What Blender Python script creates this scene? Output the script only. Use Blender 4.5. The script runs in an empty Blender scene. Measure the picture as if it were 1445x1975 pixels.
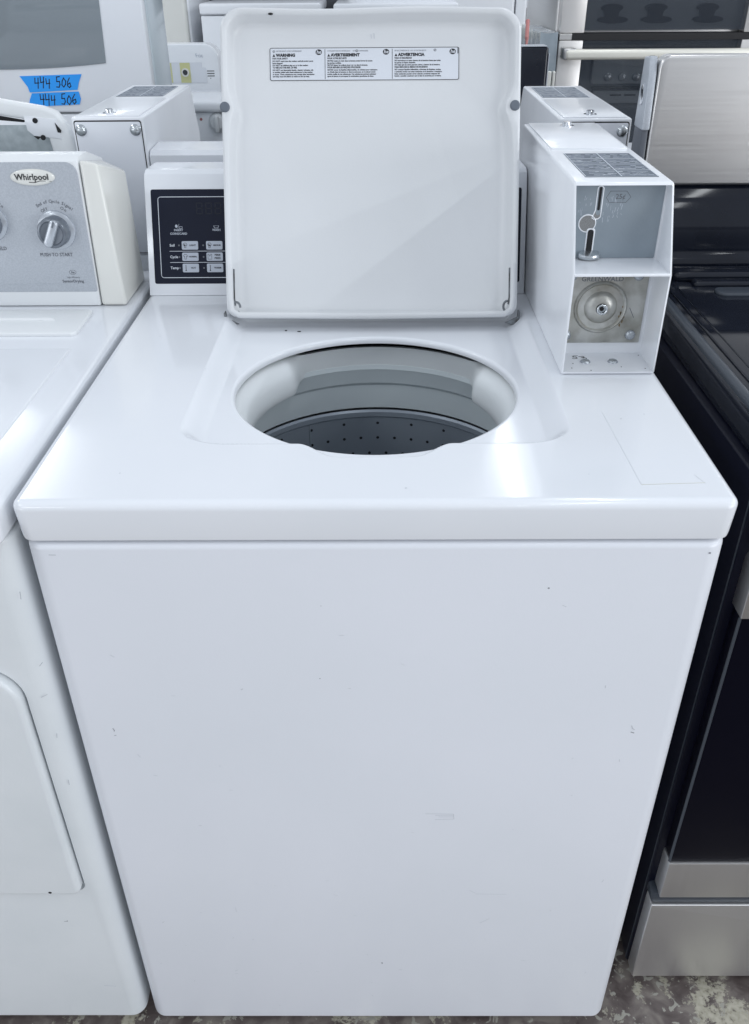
import bpy, bmesh, math, random
from mathutils import Matrix, Vector
random.seed(7)
PI = math.pi
scene = bpy.context.scene
C = scene.collection

# ------------------------------------------------------------------ camera
cam_data = bpy.data.cameras.new('camera')
cam = bpy.data.objects.new('camera', cam_data)
C.objects.link(cam)
cam_data.sensor_fit = 'VERTICAL'
cam_data.sensor_height = 24.0
cam_data.lens = 20.157
cam_data.clip_start = 0.02
cam_data.clip_end = 200
_p, _r, _y = 0.5739027, -0.0069885, 0.0071237
_cp, _sp = math.cos(_p), math.sin(_p)
_Z = Matrix.Rotation(_y, 3, 'Z')
_f = _Z @ Vector((0, _cp, -_sp)); _x = _Z @ Vector((1, 0, 0)); _u = _Z @ Vector((0, _sp, _cp))
_cr, _sr = math.cos(_r), math.sin(_r)
_x2 = _cr * _x + _sr * _u; _u2 = -_sr * _x + _cr * _u
cam.matrix_world = Matrix(((_x2.x, _u2.x, -_f.x, 0.00474), (_x2.y, _u2.y, -_f.y, -0.67926), (_x2.z, _u2.z, -_f.z, 1.34211), (0, 0, 0, 1)))
scene.camera = cam

# ------------------------------------------------------------------ world and lamps
world = bpy.data.worlds.new('World'); scene.world = world; world.use_nodes = True
bg = world.node_tree.nodes['Background']
bg.inputs[0].default_value = (0.82, 0.89, 1.0, 1)
bg.inputs[1].default_value = 0.53

def tube(x, y0, y1, z, w, power, col=(0.93, 0.97, 1.0)):
    L = bpy.data.lights.new('ceiling_tube', 'AREA'); L.shape = 'RECTANGLE'
    L.size = w; L.size_y = y1 - y0; L.energy = power; L.color = col
    o = bpy.data.objects.new('ceiling_tube_light', L); C.objects.link(o)
    o.location = (x, (y0 + y1) / 2, z)
    return o
for x, w, k in ((-2.5, 0.45, 2.2), (0.86, 0.10, 0.6), (3.47, 0.10, 2.9), (6.5, 0.12, 6.5)):
    for y0, pw in ((-5.0, 8), (-2.3, 8), (0.3, 9), (3.7, 6), (7.0, 6)):
        tube(x, y0, y0 + 1.5, 3.3, w, pw * (k if y0 < 1 else (3.6 if x < -1 else 0.8)))
# added fill lights behind the camera, brightening the front faces
for wx, wy, wp in ((5.8, -4.3, 120), (-5.4, -5.2, 55)):
    wl = bpy.data.lights.new('front_fill', 'AREA'); wl.shape = 'RECTANGLE'; wl.size = 4.4; wl.size_y = 2.0; wl.energy = wp; wl.color = (0.94, 0.965, 1.0)
    wo = bpy.data.objects.new('front_fill_light', wl); C.objects.link(wo); wo.location = (wx, wy, 1.02); wo.rotation_euler = (PI / 2, 0, math.atan2(wx, -wy))

vs = scene.view_settings
scene.display_settings.display_device = 'sRGB'
vs.view_transform = 'Standard'; vs.look = 'None'; vs.exposure = 0.33; vs.gamma = 1.0
vs.use_curve_mapping = False

# ------------------------------------------------------------------ materials
def mat(name, col, rough=0.4, metal=0.0, coat=0.0, spec=0.5, noise=None, bump=None, brushed=None, emit=None, alpha=None):
    """noise=(scale, colour2, lo, hi)  bump=(scale, strength)  brushed=(sx, sy, sz, amount)"""
    m = bpy.data.materials.new(name); m.use_nodes = True
    nt = m.node_tree; b = nt.nodes['Principled BSDF']
    b.inputs['Base Color'].default_value = (*col, 1)
    b.inputs['Roughness'].default_value = rough
    b.inputs['Metallic'].default_value = metal
    b.inputs['Coat Weight'].default_value = coat
    b.inputs['Coat Roughness'].default_value = 0.06
    b.inputs['Specular IOR Level'].default_value = spec
    if emit:
        b.inputs['Emission Color'].default_value = (*emit[0], 1); b.inputs['Emission Strength'].default_value = emit[1]
    if alpha is not None: b.inputs['Alpha'].default_value = alpha
    tc = nt.nodes.new('ShaderNodeTexCoord')
    if noise:
        n = nt.nodes.new('ShaderNodeTexNoise'); n.inputs['Scale'].default_value = noise[0]; n.inputs['Detail'].default_value = 6
        nt.links.new(tc.outputs['Object'], n.inputs['Vector'])
        r = nt.nodes.new('ShaderNodeValToRGB')
        r.color_ramp.elements[0].position = noise[2]; r.color_ramp.elements[1].position = noise[3]
        r.color_ramp.elements[0].color = (*col, 1); r.color_ramp.elements[1].color = (*noise[1], 1)
        nt.links.new(n.outputs['Fac'], r.inputs['Fac']); nt.links.new(r.outputs['Color'], b.inputs['Base Color'])
    if bump:
        n = nt.nodes.new('ShaderNodeTexNoise'); n.inputs['Scale'].default_value = bump[0]; n.inputs['Detail'].default_value = 3
        nt.links.new(tc.outputs['Object'], n.inputs['Vector'])
        bp = nt.nodes.new('ShaderNodeBump'); bp.inputs['Strength'].default_value = bump[1]; bp.inputs['Distance'].default_value = 0.002
        nt.links.new(n.outputs['Fac'], bp.inputs['Height']); nt.links.new(bp.outputs['Normal'], b.inputs['Normal'])
        if coat: nt.links.new(bp.outputs['Normal'], b.inputs['Coat Normal'])
    if brushed:
        mp = nt.nodes.new('ShaderNodeMapping'); mp.inputs['Scale'].default_value = brushed[:3]
        nt.links.new(tc.outputs['Object'], mp.inputs['Vector'])
        n = nt.nodes.new('ShaderNodeTexNoise'); n.inputs['Scale'].default_value = 1.0; n.inputs['Detail'].default_value = 8
        nt.links.new(mp.outputs[0], n.inputs['Vector'])
        mr = nt.nodes.new('ShaderNodeMapRange')
        mr.inputs['To Min'].default_value = rough - brushed[3]; mr.inputs['To Max'].default_value = rough + brushed[3]
        nt.links.new(n.outputs['Fac'], mr.inputs['Value']); nt.links.new(mr.outputs[0], b.inputs['Roughness'])
        bp = nt.nodes.new('ShaderNodeBump'); bp.inputs['Strength'].default_value = 0.12; bp.inputs['Distance'].default_value = 0.0005
        nt.links.new(n.outputs['Fac'], bp.inputs['Height']); nt.links.new(bp.outputs['Normal'], b.inputs['Normal'])
    return m

M = {}
M['enamel'] = mat('white_enamel', (0.79, 0.81, 0.845), 0.17, coat=0.25, bump=(14, 0.05), noise=(5, (0.765, 0.79, 0.825), 0.35, 0.75))
M['panel'] = mat('white_panel_paint', (0.77, 0.79, 0.84), 0.32, coat=0.15, bump=(420, 0.035), noise=(3, (0.74, 0.765, 0.81), 0.35, 0.7))
M['oldwhite'] = mat('aged_white_paint', (0.74, 0.77, 0.79), 0.36, coat=0.1, bump=(420, 0.05), noise=(9, (0.70, 0.735, 0.755), 0.4, 0.7))
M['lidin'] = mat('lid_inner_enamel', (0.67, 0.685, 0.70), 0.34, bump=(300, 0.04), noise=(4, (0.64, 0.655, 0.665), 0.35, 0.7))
M['lip'] = mat('grey_white_plastic', (0.74, 0.77, 0.78), 0.28, bump=(60, 0.03))
M['plastic'] = mat('white_plastic', (0.76, 0.78, 0.79), 0.32, bump=(60, 0.02))
M['cream'] = mat('cream_plastic', (0.72, 0.72, 0.68), 0.25, coat=0.2)
M['boxwhite'] = mat('coin_box_paint', (0.84, 0.86, 0.89), 0.28, coat=0.25, bump=(500, 0.05), noise=(16, (0.80, 0.82, 0.855), 0.4, 0.72))
M['navy'] = mat('navy_membrane', (0.005, 0.008, 0.022), 0.4, spec=0.22)
M['print_white'] = mat('print_white', (0.68, 0.72, 0.78), 0.5)
M['key'] = mat('key_grey', (0.47, 0.51, 0.58), 0.4)
M['digit'] = mat('unlit_digit', (0.018, 0.021, 0.032), 0.4, spec=0.2)
M['ink'] = mat('black_ink', (0.008, 0.009, 0.013), 0.55)
M['greyink'] = mat('grey_ink', (0.13, 0.14, 0.16), 0.6)
M['sticker'] = mat('white_sticker', (0.66, 0.69, 0.74), 0.45)
M['scuff'] = mat('scuff_grey', (0.30, 0.31, 0.34), 0.6)
M['scuff_soft'] = mat('scuff_pale', (0.56, 0.58, 0.62), 0.5)
M['yellowed'] = mat('yellowed_tape_line', (0.70, 0.70, 0.62), 0.4)
M['faint'] = mat('faint_scratch', (0.71, 0.73, 0.76), 0.3)
M['steel'] = mat('stainless_steel', (0.62, 0.61, 0.60), 0.34, metal=1.0, brushed=(6, 6, 400, 0.07))
M['steel_rough'] = mat('satin_stainless_steel', (0.76, 0.755, 0.75), 0.42, metal=1.0, brushed=(300, 300, 5, 0.06))
M['chrome'] = mat('chrome', (0.75, 0.77, 0.8), 0.1, metal=1.0)
M['zinc'] = mat('aged_zinc', (0.55, 0.55, 0.52), 0.34, metal=0.85, noise=(32, (0.30, 0.29, 0.25), 0.42, 0.72), bump=(90, 0.25))
M['galv'] = mat('galvanised_sheet', (0.42, 0.47, 0.49), 0.42, metal=0.7, noise=(70, (0.55, 0.60, 0.62), 0.35, 0.7))
M['slate'] = mat('slate_paint', (0.255, 0.30, 0.34), 0.36, metal=0.2, bump=(300, 0.08), noise=(12, (0.30, 0.345, 0.38), 0.4, 0.7))
M['rivet'] = mat('painted_bolt', (0.40, 0.43, 0.46), 0.25, metal=0.6)
M['greybolt'] = mat('bright_bolt', (0.55, 0.58, 0.6), 0.22, metal=0.9)
M['rubber'] = mat('grey_rubber', (0.12, 0.14, 0.17), 0.6)
M['black'] = mat('black_void', (0.004, 0.004, 0.006), 0.6)
M['rust'] = mat('rust', (0.13, 0.085, 0.045), 0.8, noise=(200, (0.3, 0.22, 0.12), 0.4, 0.65))
M['hinge'] = mat('greasy_hinge_steel', (0.22, 0.24, 0.26), 0.45, metal=0.8, noise=(90, (0.1, 0.1, 0.1), 0.4, 0.65))
M['blackgloss'] = mat('black_enamel', (0.006, 0.008, 0.015), 0.08, spec=0.38, noise=(6, (0.014, 0.017, 0.026), 0.4, 0.7))
M['blackside'] = mat('black_side_paint', (0.003, 0.004, 0.013), 0.38, spec=0.2)
M['blacktrim'] = mat('black_edge_trim', (0.045, 0.055, 0.07), 0.3)
M['darkglass'] = mat('dark_oven_glass', (0.003, 0.003, 0.008), 0.3, spec=0.08)
M['plate'] = mat('etched_plate', (0.13, 0.155, 0.19), 0.5, spec=0.3)
M['pale_metal'] = mat('pale_handle_metal', (0.80, 0.78, 0.70), 0.35, metal=0.4)
M['farwhite'] = mat('far_lit_white_enamel', (0.88, 0.90, 0.93), 0.25, coat=0.2)  # whiter copy of the enamel, stands in for stronger light on the far row
M['silver'] = mat('silver_panel', (0.42, 0.45, 0.49), 0.42, metal=0.35, noise=(500, (0.47, 0.50, 0.54), 0.4, 0.6))
M['knobgrey'] = mat('knob_grey', (0.17, 0.19, 0.22), 0.25, metal=0.4)
M['knobsilver'] = mat('knob_silver', (0.5, 0.53, 0.57), 0.25, metal=0.6)
M['blue_tape'] = mat('blue_painters_tape', (0.015, 0.33, 0.92), 0.55, bump=(200, 0.2))
M['oven_glass'] = mat('grey_oven_window', (0.24, 0.275, 0.30), 0.07, coat=0.6)
M['oven_side'] = mat('oven_side_paint', (0.5, 0.57, 0.61), 0.25, coat=0.3)
M['smoke_glass'] = mat('smoked_glass', (0.045, 0.055, 0.07), 0.06, coat=0.3, alpha=0.40)
M['reflect_grey'] = mat('reflected_panel_grey', (0.42, 0.46, 0.50), 0.4)  # tone of the modelled reflection behind the smoked glass
M['steel_light'] = mat('light_stainless', (0.72, 0.70, 0.68), 0.35, metal=0.55, brushed=(6, 6, 300, 0.06))
M['darkgrey'] = mat('dark_grey_panel', (0.06, 0.065, 0.075), 0.3)
M['liner_grey'] = mat('liner_grey', (0.16, 0.18, 0.21), 0.4)
M['yellow'] = mat('yellow_foam', (0.62, 0.62, 0.32), 0.7)
M['film'] = mat('plastic_film', (0.30, 0.35, 0.39), 0.12, coat=0.8, bump=(28, 1.0))
M['red'] = mat('red_cord', (0.5, 0.2, 0.19), 0.5)
M['capgrey'] = mat('cap_grey', (0.09, 0.10, 0.12), 0.35)
M['basket'] = mat('grey_basket', (0.31, 0.35, 0.40), 0.32, metal=0.3, bump=(40, 0.06))
M['tubwall'] = mat('grey_tub_plastic', (0.64, 0.70, 0.72), 0.38, bump=(60, 0.03))

def floor_material():
    m = bpy.data.materials.new('worn_floor'); m.use_nodes = True
    nt = m.node_tree; b = nt.nodes['Principled BSDF']; L = nt.links
    tc = nt.nodes.new('ShaderNodeTexCoord')
    def nz(s, d=8, dist=0.0):
        n = nt.nodes.new('ShaderNodeTexNoise'); n.inputs['Scale'].default_value = s; n.inputs['Detail'].default_value = d
        n.inputs['Distortion'].default_value = dist; L.new(tc.outputs['Object'], n.inputs['Vector']); return n
    def ramp(src, stops):
        r = nt.nodes.new('ShaderNodeValToRGB'); e = r.color_ramp.elements
        while len(e) < len(stops): e.new(0.5)
        for i, (p, c) in enumerate(stops): e[i].position = p; e[i].color = (*c, 1)
        L.new(src, r.inputs['Fac']); return r
    def mix(f, a, c):
        x = nt.nodes.new('ShaderNodeMix'); x.data_type = 'RGBA'
        L.new(f, x.inputs[0]); L.new(a, x.inputs[6]); L.new(c, x.inputs[7]); return x.outputs[2]
    base = ramp(nz(30, 10, 0.6).outputs['Fac'], [(0.34, (0.075, 0.058, 0.055)), (0.5, (0.13, 0.108, 0.102)), (0.64, (0.22, 0.195, 0.175))])
    pale = ramp(nz(130, 8).outputs['Fac'], [(0.3, (0.12, 0.105, 0.09)), (0.42, (0.36, 0.34, 0.27)), (0.62, (0.46, 0.435, 0.36))])
    mk_ = nz(10, 15, 0.1); mk_.inputs['Roughness'].default_value = 0.74
    mask = ramp(mk_.outputs['Fac'], [(0.56, (0, 0, 0)), (0.58, (1, 1, 1))])
    c1 = mix(mask.outputs[0], base.outputs[0], pale.outputs[0])
    chips = ramp(nz(60, 8, 0.8).outputs['Fac'], [(0.61, (0, 0, 0)), (0.63, (1, 1, 1))])
    ch = nt.nodes.new('ShaderNodeRGB'); ch.outputs[0].default_value = (0.34, 0.33, 0.29, 1)
    c2 = mix(chips.outputs[0], c1, ch.outputs[0])
    L.new(c2, b.inputs['Base Color'])
    rr = ramp(nz(22).outputs['Fac'], [(0.3, (0.25,) * 3), (0.7, (0.55,) * 3)]); L.new(rr.outputs[0], b.inputs['Roughness'])
    bp = nt.nodes.new('ShaderNodeBump'); bp.inputs['Strength'].default_value = 0.6; bp.inputs['Distance'].default_value = 0.002
    L.new(c2, bp.inputs['Height']); L.new(bp.outputs[0], b.inputs['Normal'])
    return m
M['floor'] = floor_material()

# ------------------------------------------------------------------ mesh helpers
def new(): return bmesh.new()

def merge(dst, src, mi=0, F=None):
    if F is not None: bmesh.ops.transform(src, matrix=F, verts=src.verts)
    vm = {}
    for v in src.verts: vm[v] = dst.verts.new(v.co)
    for f in src.faces:
        try:
            nf = dst.faces.new([vm[v] for v in f.verts]); nf.material_index = mi
        except ValueError: pass
    src.free()

def bevel_sharp(bm, off, seg=3, ang=35):
    if off <= 0: return
    ed = [e for e in bm.edges if len(e.link_faces) == 2 and e.calc_face_angle(0) > math.radians(ang)]
    bmesh.ops.bevel(bm, geom=ed, offset=off, offset_type='OFFSET', segments=seg, profile=0.5, affect='EDGES', clamp_overlap=True)

def box(bm, x0, x1, y0, y1, z0, z1, bev=0, seg=3, mi=0, F=None):
    t = bmesh.new()
    bmesh.ops.create_cube(t, size=1)
    for v in t.verts:
        v.co = Vector(((x0 + x1) / 2 + v.co.x * (x1 - x0), (y0 + y1) / 2 + v.co.y * (y1 - y0), (z0 + z1) / 2 + v.co.z * (z1 - z0)))
    bevel_sharp(t, bev, seg)
    merge(bm, t, mi, F)

def prism(bm, pts, axis, a, b, bev=0, seg=3, mi=0, F=None, ang=35):
    t = bmesh.new()
    def P(p, k):
        if axis == 'x': return (k, p[0], p[1])
        if axis == 'y': return (p[0], k, p[1])
        return (p[0], p[1], k)
    A = [t.verts.new(P(p, a)) for p in pts]; B = [t.verts.new(P(p, b)) for p in pts]
    t.faces.new(A); t.faces.new(B[::-1])
    n = len(pts)
    for i in range(n): t.faces.new((A[i], B[i], B[(i + 1) % n], A[(i + 1) % n]))
    bmesh.ops.recalc_face_normals(t, faces=t.faces)
    bevel_sharp(t, bev, seg, ang)
    merge(bm, t, mi, F)

def rrect(x0, x1, y0, y1, r, seg=8):
    """r: one radius or (bottom-left, bottom-right, top-right, top-left)"""
    if not hasattr(r, '__len__'): r = (r,) * 4
    out = []
    for (cx, cy, a0), q in zip(((x0, y0, PI), (x1, y0, 1.5 * PI), (x1, y1, 0), (x0, y1, .5 * PI)), r):
        sx = cx + q if cx == x0 else cx - q; sy = cy + q if cy == y0 else cy - q
        if q <= 0: out.append((cx, cy)); continue
        for k in range(seg + 1):
            a = a0 + k / seg * PI / 2; out.append((sx + q * math.cos(a), sy + q * math.sin(a)))
    return out

def circle(cx, cy, r, n=32, ry=None):
    ry = ry or r
    return [(cx + r * math.cos(2 * PI * k / n), cy + ry * math.sin(2 * PI * k / n)) for k in range(n)]

def lathe(bm, prof, F, seg=48, mi=0):
    """prof [(radius, height)] about local z of frame F"""
    t = bmesh.new(); rings = []
    for r, h in prof:
        if r < 1e-6: rings.append([t.verts.new((0, 0, h))])
        else: rings.append([t.verts.new((r * math.cos(2 * PI * k / seg), r * math.sin(2 * PI * k / seg), h)) for k in range(seg)])
    for a, b in zip(rings, rings[1:]):
        for k in range(seg):
            k2 = (k + 1) % seg
            if len(a) == 1 and len(b) == 1: continue
            if len(a) == 1: t.faces.new((a[0], b[k], b[k2]))
            elif len(b) == 1: t.faces.new((a[k], a[k2], b[0]))
            else: t.faces.new((a[k], a[k2], b[k2], b[k]))
    bmesh.ops.recalc_face_normals(t, faces=t.faces)
    merge(bm, t, mi, F)

def tubepath(bm, pts, r, seg=8, mi=0, F=None):
    t = bmesh.new(); rings = []; pts = [Vector(p) for p in pts]
    for i, p in enumerate(pts):
        d = (pts[min(i + 1, len(pts) - 1)] - pts[max(i - 1, 0)]).normalized()
        up = Vector((0, 0, 1)) if abs(d.z) < .9 else Vector((1, 0, 0))
        a = d.cross(up).normalized(); b = d.cross(a)
        rings.append([t.verts.new(p + r * (a * math.cos(2 * PI * k / seg) + b * math.sin(2 * PI * k / seg))) for k in range(seg)])
    for a, b in zip(rings, rings[1:]):
        for k in range(seg): t.faces.new((a[k], a[(k + 1) % seg], b[(k + 1) % seg], b[k]))
    t.faces.new(rings[0]); t.faces.new(rings[-1][::-1])
    bmesh.ops.recalc_face_normals(t, faces=t.faces)
    merge(bm, t, mi, F)

def frame(O, X, U, N):
    X, U, N = Vector(X).normalized(), Vector(U).normalized(), Vector(N).normalized()
    return Matrix(((X.x, U.x, N.x, O[0]), (X.y, U.y, N.y, O[1]), (X.z, U.z, N.z, O[2]), (0, 0, 0, 1)))

def stroke(bm, pts, w, n, F, mi=0, th=0.0003):
    """thin painted line through 2D points in frame F"""
    for (x0, y0), (x1, y1) in zip(pts, pts[1:]):
        d = math.hypot(x1 - x0, y1 - y0)
        if d < 1e-7: continue
        ux, uy = (x1 - x0) / d * w / 2, (y1 - y0) / d * w / 2
        prism(bm, [(x0 - ux + uy, y0 - uy - ux), (x1 + ux + uy, y1 + uy - ux), (x1 + ux - uy, y1 + uy + ux), (x0 - ux - uy, y0 - uy + ux)], 'z', n, n + th, mi=mi, F=F)

def outline(bm, pts, w, n, F, mi=0, th=0.0003):
    stroke(bm, list(pts) + [pts[0]], w, n, F, mi, th)

def text(bm, s, x, y, size, n, F, mi=0, align='LEFT', sx=1.0, bold=0.0, rot=0.0, shear=0.0, flat=True):
    cu = bpy.data.curves.new('t', 'FONT'); cu.body = s; cu.size = 1.0; cu.align_x = align; cu.align_y = 'CENTER'
    cu.offset = bold / size; cu.shear = shear; cu.resolution_u = 2
    if not flat: cu.extrude = 0.0002
    o = bpy.data.objects.new('t', cu); C.objects.link(o)
    dg = bpy.context.evaluated_depsgraph_get()
    me = bpy.data.meshes.new_from_object(o.evaluated_get(dg))
    t = bmesh.new(); t.from_mesh(me)
    bmesh.ops.transform(t, matrix=Matrix.Translation((x, y, n + 0.0002)) @ Matrix.Rotation(rot, 4, 'Z') @ Matrix.Diagonal((sx * size, size, size, 1)), verts=t.verts)
    merge(bm, t, mi, F)
    bpy.data.objects.remove(o); bpy.data.curves.remove(cu); bpy.data.meshes.remove(me)

def to_mesh(name, bm, mats, smooth=30):
    me = bpy.data.meshes.new(name); bm.to_mesh(me); bm.free()
    for m in (mats if isinstance(mats, (list, tuple)) else [mats]): me.materials.append(M[m] if isinstance(m, str) else m)
    if smooth:
        me.shade_smooth(); me.set_sharp_from_angle(angle=math.radians(smooth))
    return me

def world_loc(o):
    v = Vector((0, 0, 0))
    while o: v += o.location; o = o.parent
    return v

def obj(name, bm, mats, parent=None, label=None, smooth=30, origin=None):
    """verts are given in world coordinates"""
    me = to_mesh(name, bm, mats, smooth)
    o = bpy.data.objects.new(name, me); C.objects.link(o)
    base = world_loc(parent) if parent else Vector((0, 0, 0))
    org = Vector(origin) if origin else base
    me.transform(Matrix.Translation(-org))
    if parent: o.parent = parent
    o.location = org - base
    if label: o['label'] = label
    return o

def thing(name, label, cat, loc, group=None):
    o = bpy.data.objects.new(name, None); C.objects.link(o); o.location = loc; o.empty_display_size = 0.1
    o['label'] = label; o['category'] = cat
    if group: o['group'] = group
    return o

def boolean_cut(bm, cutters):
    """subtract boxes from a closed mesh"""
    me = bpy.data.meshes.new('a'); bm.to_mesh(me); bm.free()
    o = bpy.data.objects.new('a', me); C.objects.link(o)
    tmp = []
    for cb in cutters:
        m2 = bpy.data.meshes.new('b'); cb.to_mesh(m2); cb.free()
        c = bpy.data.objects.new('b', m2); C.objects.link(c); tmp.append(c)
        md = o.modifiers.new('x', 'BOOLEAN'); md.operation = 'DIFFERENCE'; md.solver = 'EXACT'; md.object = c
    dg = bpy.context.evaluated_depsgraph_get()
    res = bpy.data.meshes.new_from_object(o.evaluated_get(dg))
    out = bmesh.new(); out.from_mesh(res)
    for c in tmp: bpy.data.objects.remove(c)
    bpy.data.objects.remove(o)
    return out

def sstep(a, b, x):
    t = max(0.0, min(1.0, (x - a) / (b - a))); return t * t * (3 - 2 * t)

# ------------------------------------------------------------------ setting
FZ = -0.030
f = new(); box(f, -30, 30, -30, 30, FZ - 0.2, FZ)
fl = obj('floor', f, 'floor'); fl['kind'] = 'structure'

# ------------------------------------------------------------------ the open coin washer
XL, XR, H = -0.3415, 0.3415, 0.914
washer = thing('washing_machine', 'white top loading coin washer in front with its square lid standing open', 'washing machine', (0, 0.36, FZ), None)

def deck_mesh():
    bm = new()
    cx, cy = 0.0, 0.285
    x0, x1, y0, y1, rc = -0.3435, 0.3435, -0.002, 0.735, 0.014
    out = rrect(x0, x1, y0, y1, (rc, rc, 0.004, 0.004), 24)
    poly = []
    for i, p in enumerate(out):                     # densify the long sides
        q = out[(i + 1) % len(out)]; d = math.hypot(q[0] - p[0], q[1] - p[1]); n = max(1, int(d / 0.006))
        for k in range(n): poly.append((p[0] + (q[0] - p[0]) * k / n, p[1] + (q[1] - p[1]) * k / n))
    poly.sort(key=lambda p: math.atan2(p[1] - cy, p[0] - cx))
    def hgt(x, y):
        yf = 0.1155 - 0.029 * (1 - sstep(0.038, 0.082, abs(x)))
        dx = abs(x) - 0.187; dy = yf + 0.012 - y
        # elliptical distance outside the recess bottom outline, rounded corners
        ex = max(0, dx + 0.03) / 0.054; ey = max(0, dy + 0.03) / 0.042
        e = math.hypot(ex, ey)
        low = (0.556 * ex * ex + 0.714 * ey * ey) / (e * e) if e > 0 else 0.6
        k = sstep(1.0, low, e); k = 0.45 * k + 0.55 * max(0.0, min(1.0, (1.0 - e) / (1.0 - low)))
        back = 1 - sstep(0.515, 0.545, y)
        dome = 0.0012 * math.cos(min(1, abs(x) / 0.34) * PI / 2)
        return H - 0.0165 * k * back + 0 * dome
    RB = 0.009
    N = 130; rings = []
    def inner(a, r): return (cx + r * math.cos(a), 0.2885 + 0.966 * r * math.sin(a))
    ang = [math.atan2(p[1] - cy, p[0] - cx) for p in poly]
    for rr_, dz in ((0.1712, -0.0085), (0.1708, -0.0055), (0.1714, -0.003), (0.1727, -0.0009), (0.1750, 0)):
        rings.append([bm.verts.new((*inner(a, rr_), hgt(*inner(a, 0.1750)) + dz)) for a in ang])
    for k in range(1, N + 1):
        ring = []
        for a, p in zip(ang, poly):
            s = inner(a, 0.1750)
            q = (max(x0 + RB, min(x1 - RB, p[0])), max(y0 + RB, min(y1 - RB, p[1])))
            t = k / N
            x = s[0] + (q[0] - s[0]) * t; y = s[1] + (q[1] - s[1]) * t
            ring.append(bm.verts.new((x, y, hgt(x, y))))
        rings.append(ring)
    for k in range(1, 7):
        b = k / 6 * PI / 2; ring = []
        for p in poly:
            q = (max(x0 + RB, min(x1 - RB, p[0])), max(y0 + RB, min(y1 - RB, p[1])))
            ring.append(bm.verts.new((q[0] + (p[0] - q[0]) * math.sin(b), q[1] + (p[1] - q[1]) * math.sin(b), H - RB * (1 - math.cos(b)))))
        rings.append(ring)
    for z, s in ((0.876, 0.9965), (0.8715, 0.995), (0.870, 0.990), (0.870, 0.95)):
        rings.append([bm.verts.new(((p[0]) * s, 0.36 + (p[1] - 0.36) * s, z)) for p in poly])
    n = len(poly)
    for a, b in zip(rings, rings[1:]):
        for k in range(n): bm.faces.new((a[k], a[(k + 1) % n], b[(k + 1) % n], b[k]))
    bmesh.ops.recalc_face_normals(bm, faces=bm.faces)
    return bm

W4 = Matrix.Identity(4)
d = deck_mesh()
# thin marks on the deck: an old sticker outline and a few chips
FD = frame((0, 0, H), (1, 0, 0), (0, 1, 0), (0, 0, 1))
stroke(d, [(0.253, 0.186), (0.2565, 0.030)], 0.0005, 0.0001, FD, 4, 0.0001)
stroke(d, [(0.2565, 0.030), (0.318, 0.033)], 0.0007, 0.0001, FD, 2, 0.0001)
stroke(d, [(0.318, 0.033), (0.313, 0.048)], 0.0005, 0.0001, FD, 4, 0.0001)
for (x, y, r) in ((-0.252, 0.055, .0008), (0.03, 0.025, .0012), (0.27, 0.17, .0010), (0.298, 0.181, .0009), (-0.21, 0.31, .0007), (-0.29, 0.42, .0008), (0.21, 0.05, .0007)):
    prism(d, circle(x, y, r, 8), 'z', 0.0001, 0.0002, mi=1, F=FD)
FDr = frame((0, 0, H - 0.0165), (1, 0, 0), (0, 1, 0), (0, 0, 1))
prism(d, circle(-0.127, 0.482, 0.0018, 10, 0.0022), 'z', 0.0001, 0.0003, mi=3, F=FDr)
prism(d, circle(-0.108, 0.478, 0.0028, 10, 0.0020), 'z', 0.0001, 0.0003, mi=3, F=FDr)
obj('top_panel', d, ['enamel', 'scuff_soft', 'yellowed', 'black', 'faint'], washer, smooth=40)

c = new()
t = new(); prism(t, rrect(XL, XR, 0.0, 0.73, 0.020, 10), 'z', -0.011, 0.8665, 0.007, 4)
k = new(); box(k, -0.30, 0.30, 0.03, 0.60, 0.03, 1.2)
t = boolean_cut(t, [k])
merge(c, t)
FF = frame((0, 0.0, 0), (1, 0, 0), (0, 0, 1), (0, -1, 0))
def scuff(bm, x, z, pts, w, mi=1):
    stroke(bm, [(x + a, z + b) for a, b in pts], w, 0.0001, FF, mi, 0.0001)
scuff(c, -0.296, 0.610, [(0, .004), (.0010, .0015), (.0008, 0)], .0009)
scuff(c, -0.296, 0.603, [(0, 0), (.0016, .0002)], .0007)
prism(c, circle(0.173, 0.812, 0.0011, 8), 'z', 0.0001, 0.0002, mi=1, F=FF)
scuff(c, 0.286, 0.612, [(0, .005), (.0015, .001), (.004, -.001)], .0011, 2); scuff(c, 0.287, 0.607, [(0, 0), (.003, -.0012)], .0012)
scuff(c, 0.0935, 0.465, [(-.034, .001), (0, 0), (0.0008, -.009), (-.022, -.010)], .0006, 2)
scuff(c, 0.0935, 0.4625, [(-.022, 0), (0, 0)], .0005, 2); scuff(c, 0.0935, 0.4600, [(-.018, 0), (0, 0)], .0005, 2)
scuff(c, 0.006, 0.138, [(0, .002), (0.0004, 0)], .0016)
scuff(c, -0.146, 0.674, [(0, 0), (.0012, .0008)], .0012, 2)
scuff(c, -0.317, 0.8545, [(0, 0), (.006, -.0002)], .0010, 2)
scuff(c, 0.139, 0.237, [(0, 0), (.012, .010)], .0005, 2); scuff(c, 0.121, 0.305, [(0, .006), (.008, 0)], .0004, 2)
scuff(c, 0.130, 0.303, [(0, 0), (.04, -.0008)], .0004, 2); scuff(c, -0.190, 0.267, [(0, .006), (.0004, -.004)], .0005, 2)
prism(c, circle(0.3245, 0.8545, 0.0012, 8), 'z', 0.0001, 0.0002, mi=1, F=FF)
prism(c, circle(-0.055, 0.79, 0.0007, 8), 'z', 0.0001, 0.0002, mi=2, F=FF)
prism(c, circle(-0.06, 0.69, 0.0007, 8), 'z', 0.0001, 0.0002, mi=1, F=FF)
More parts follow.
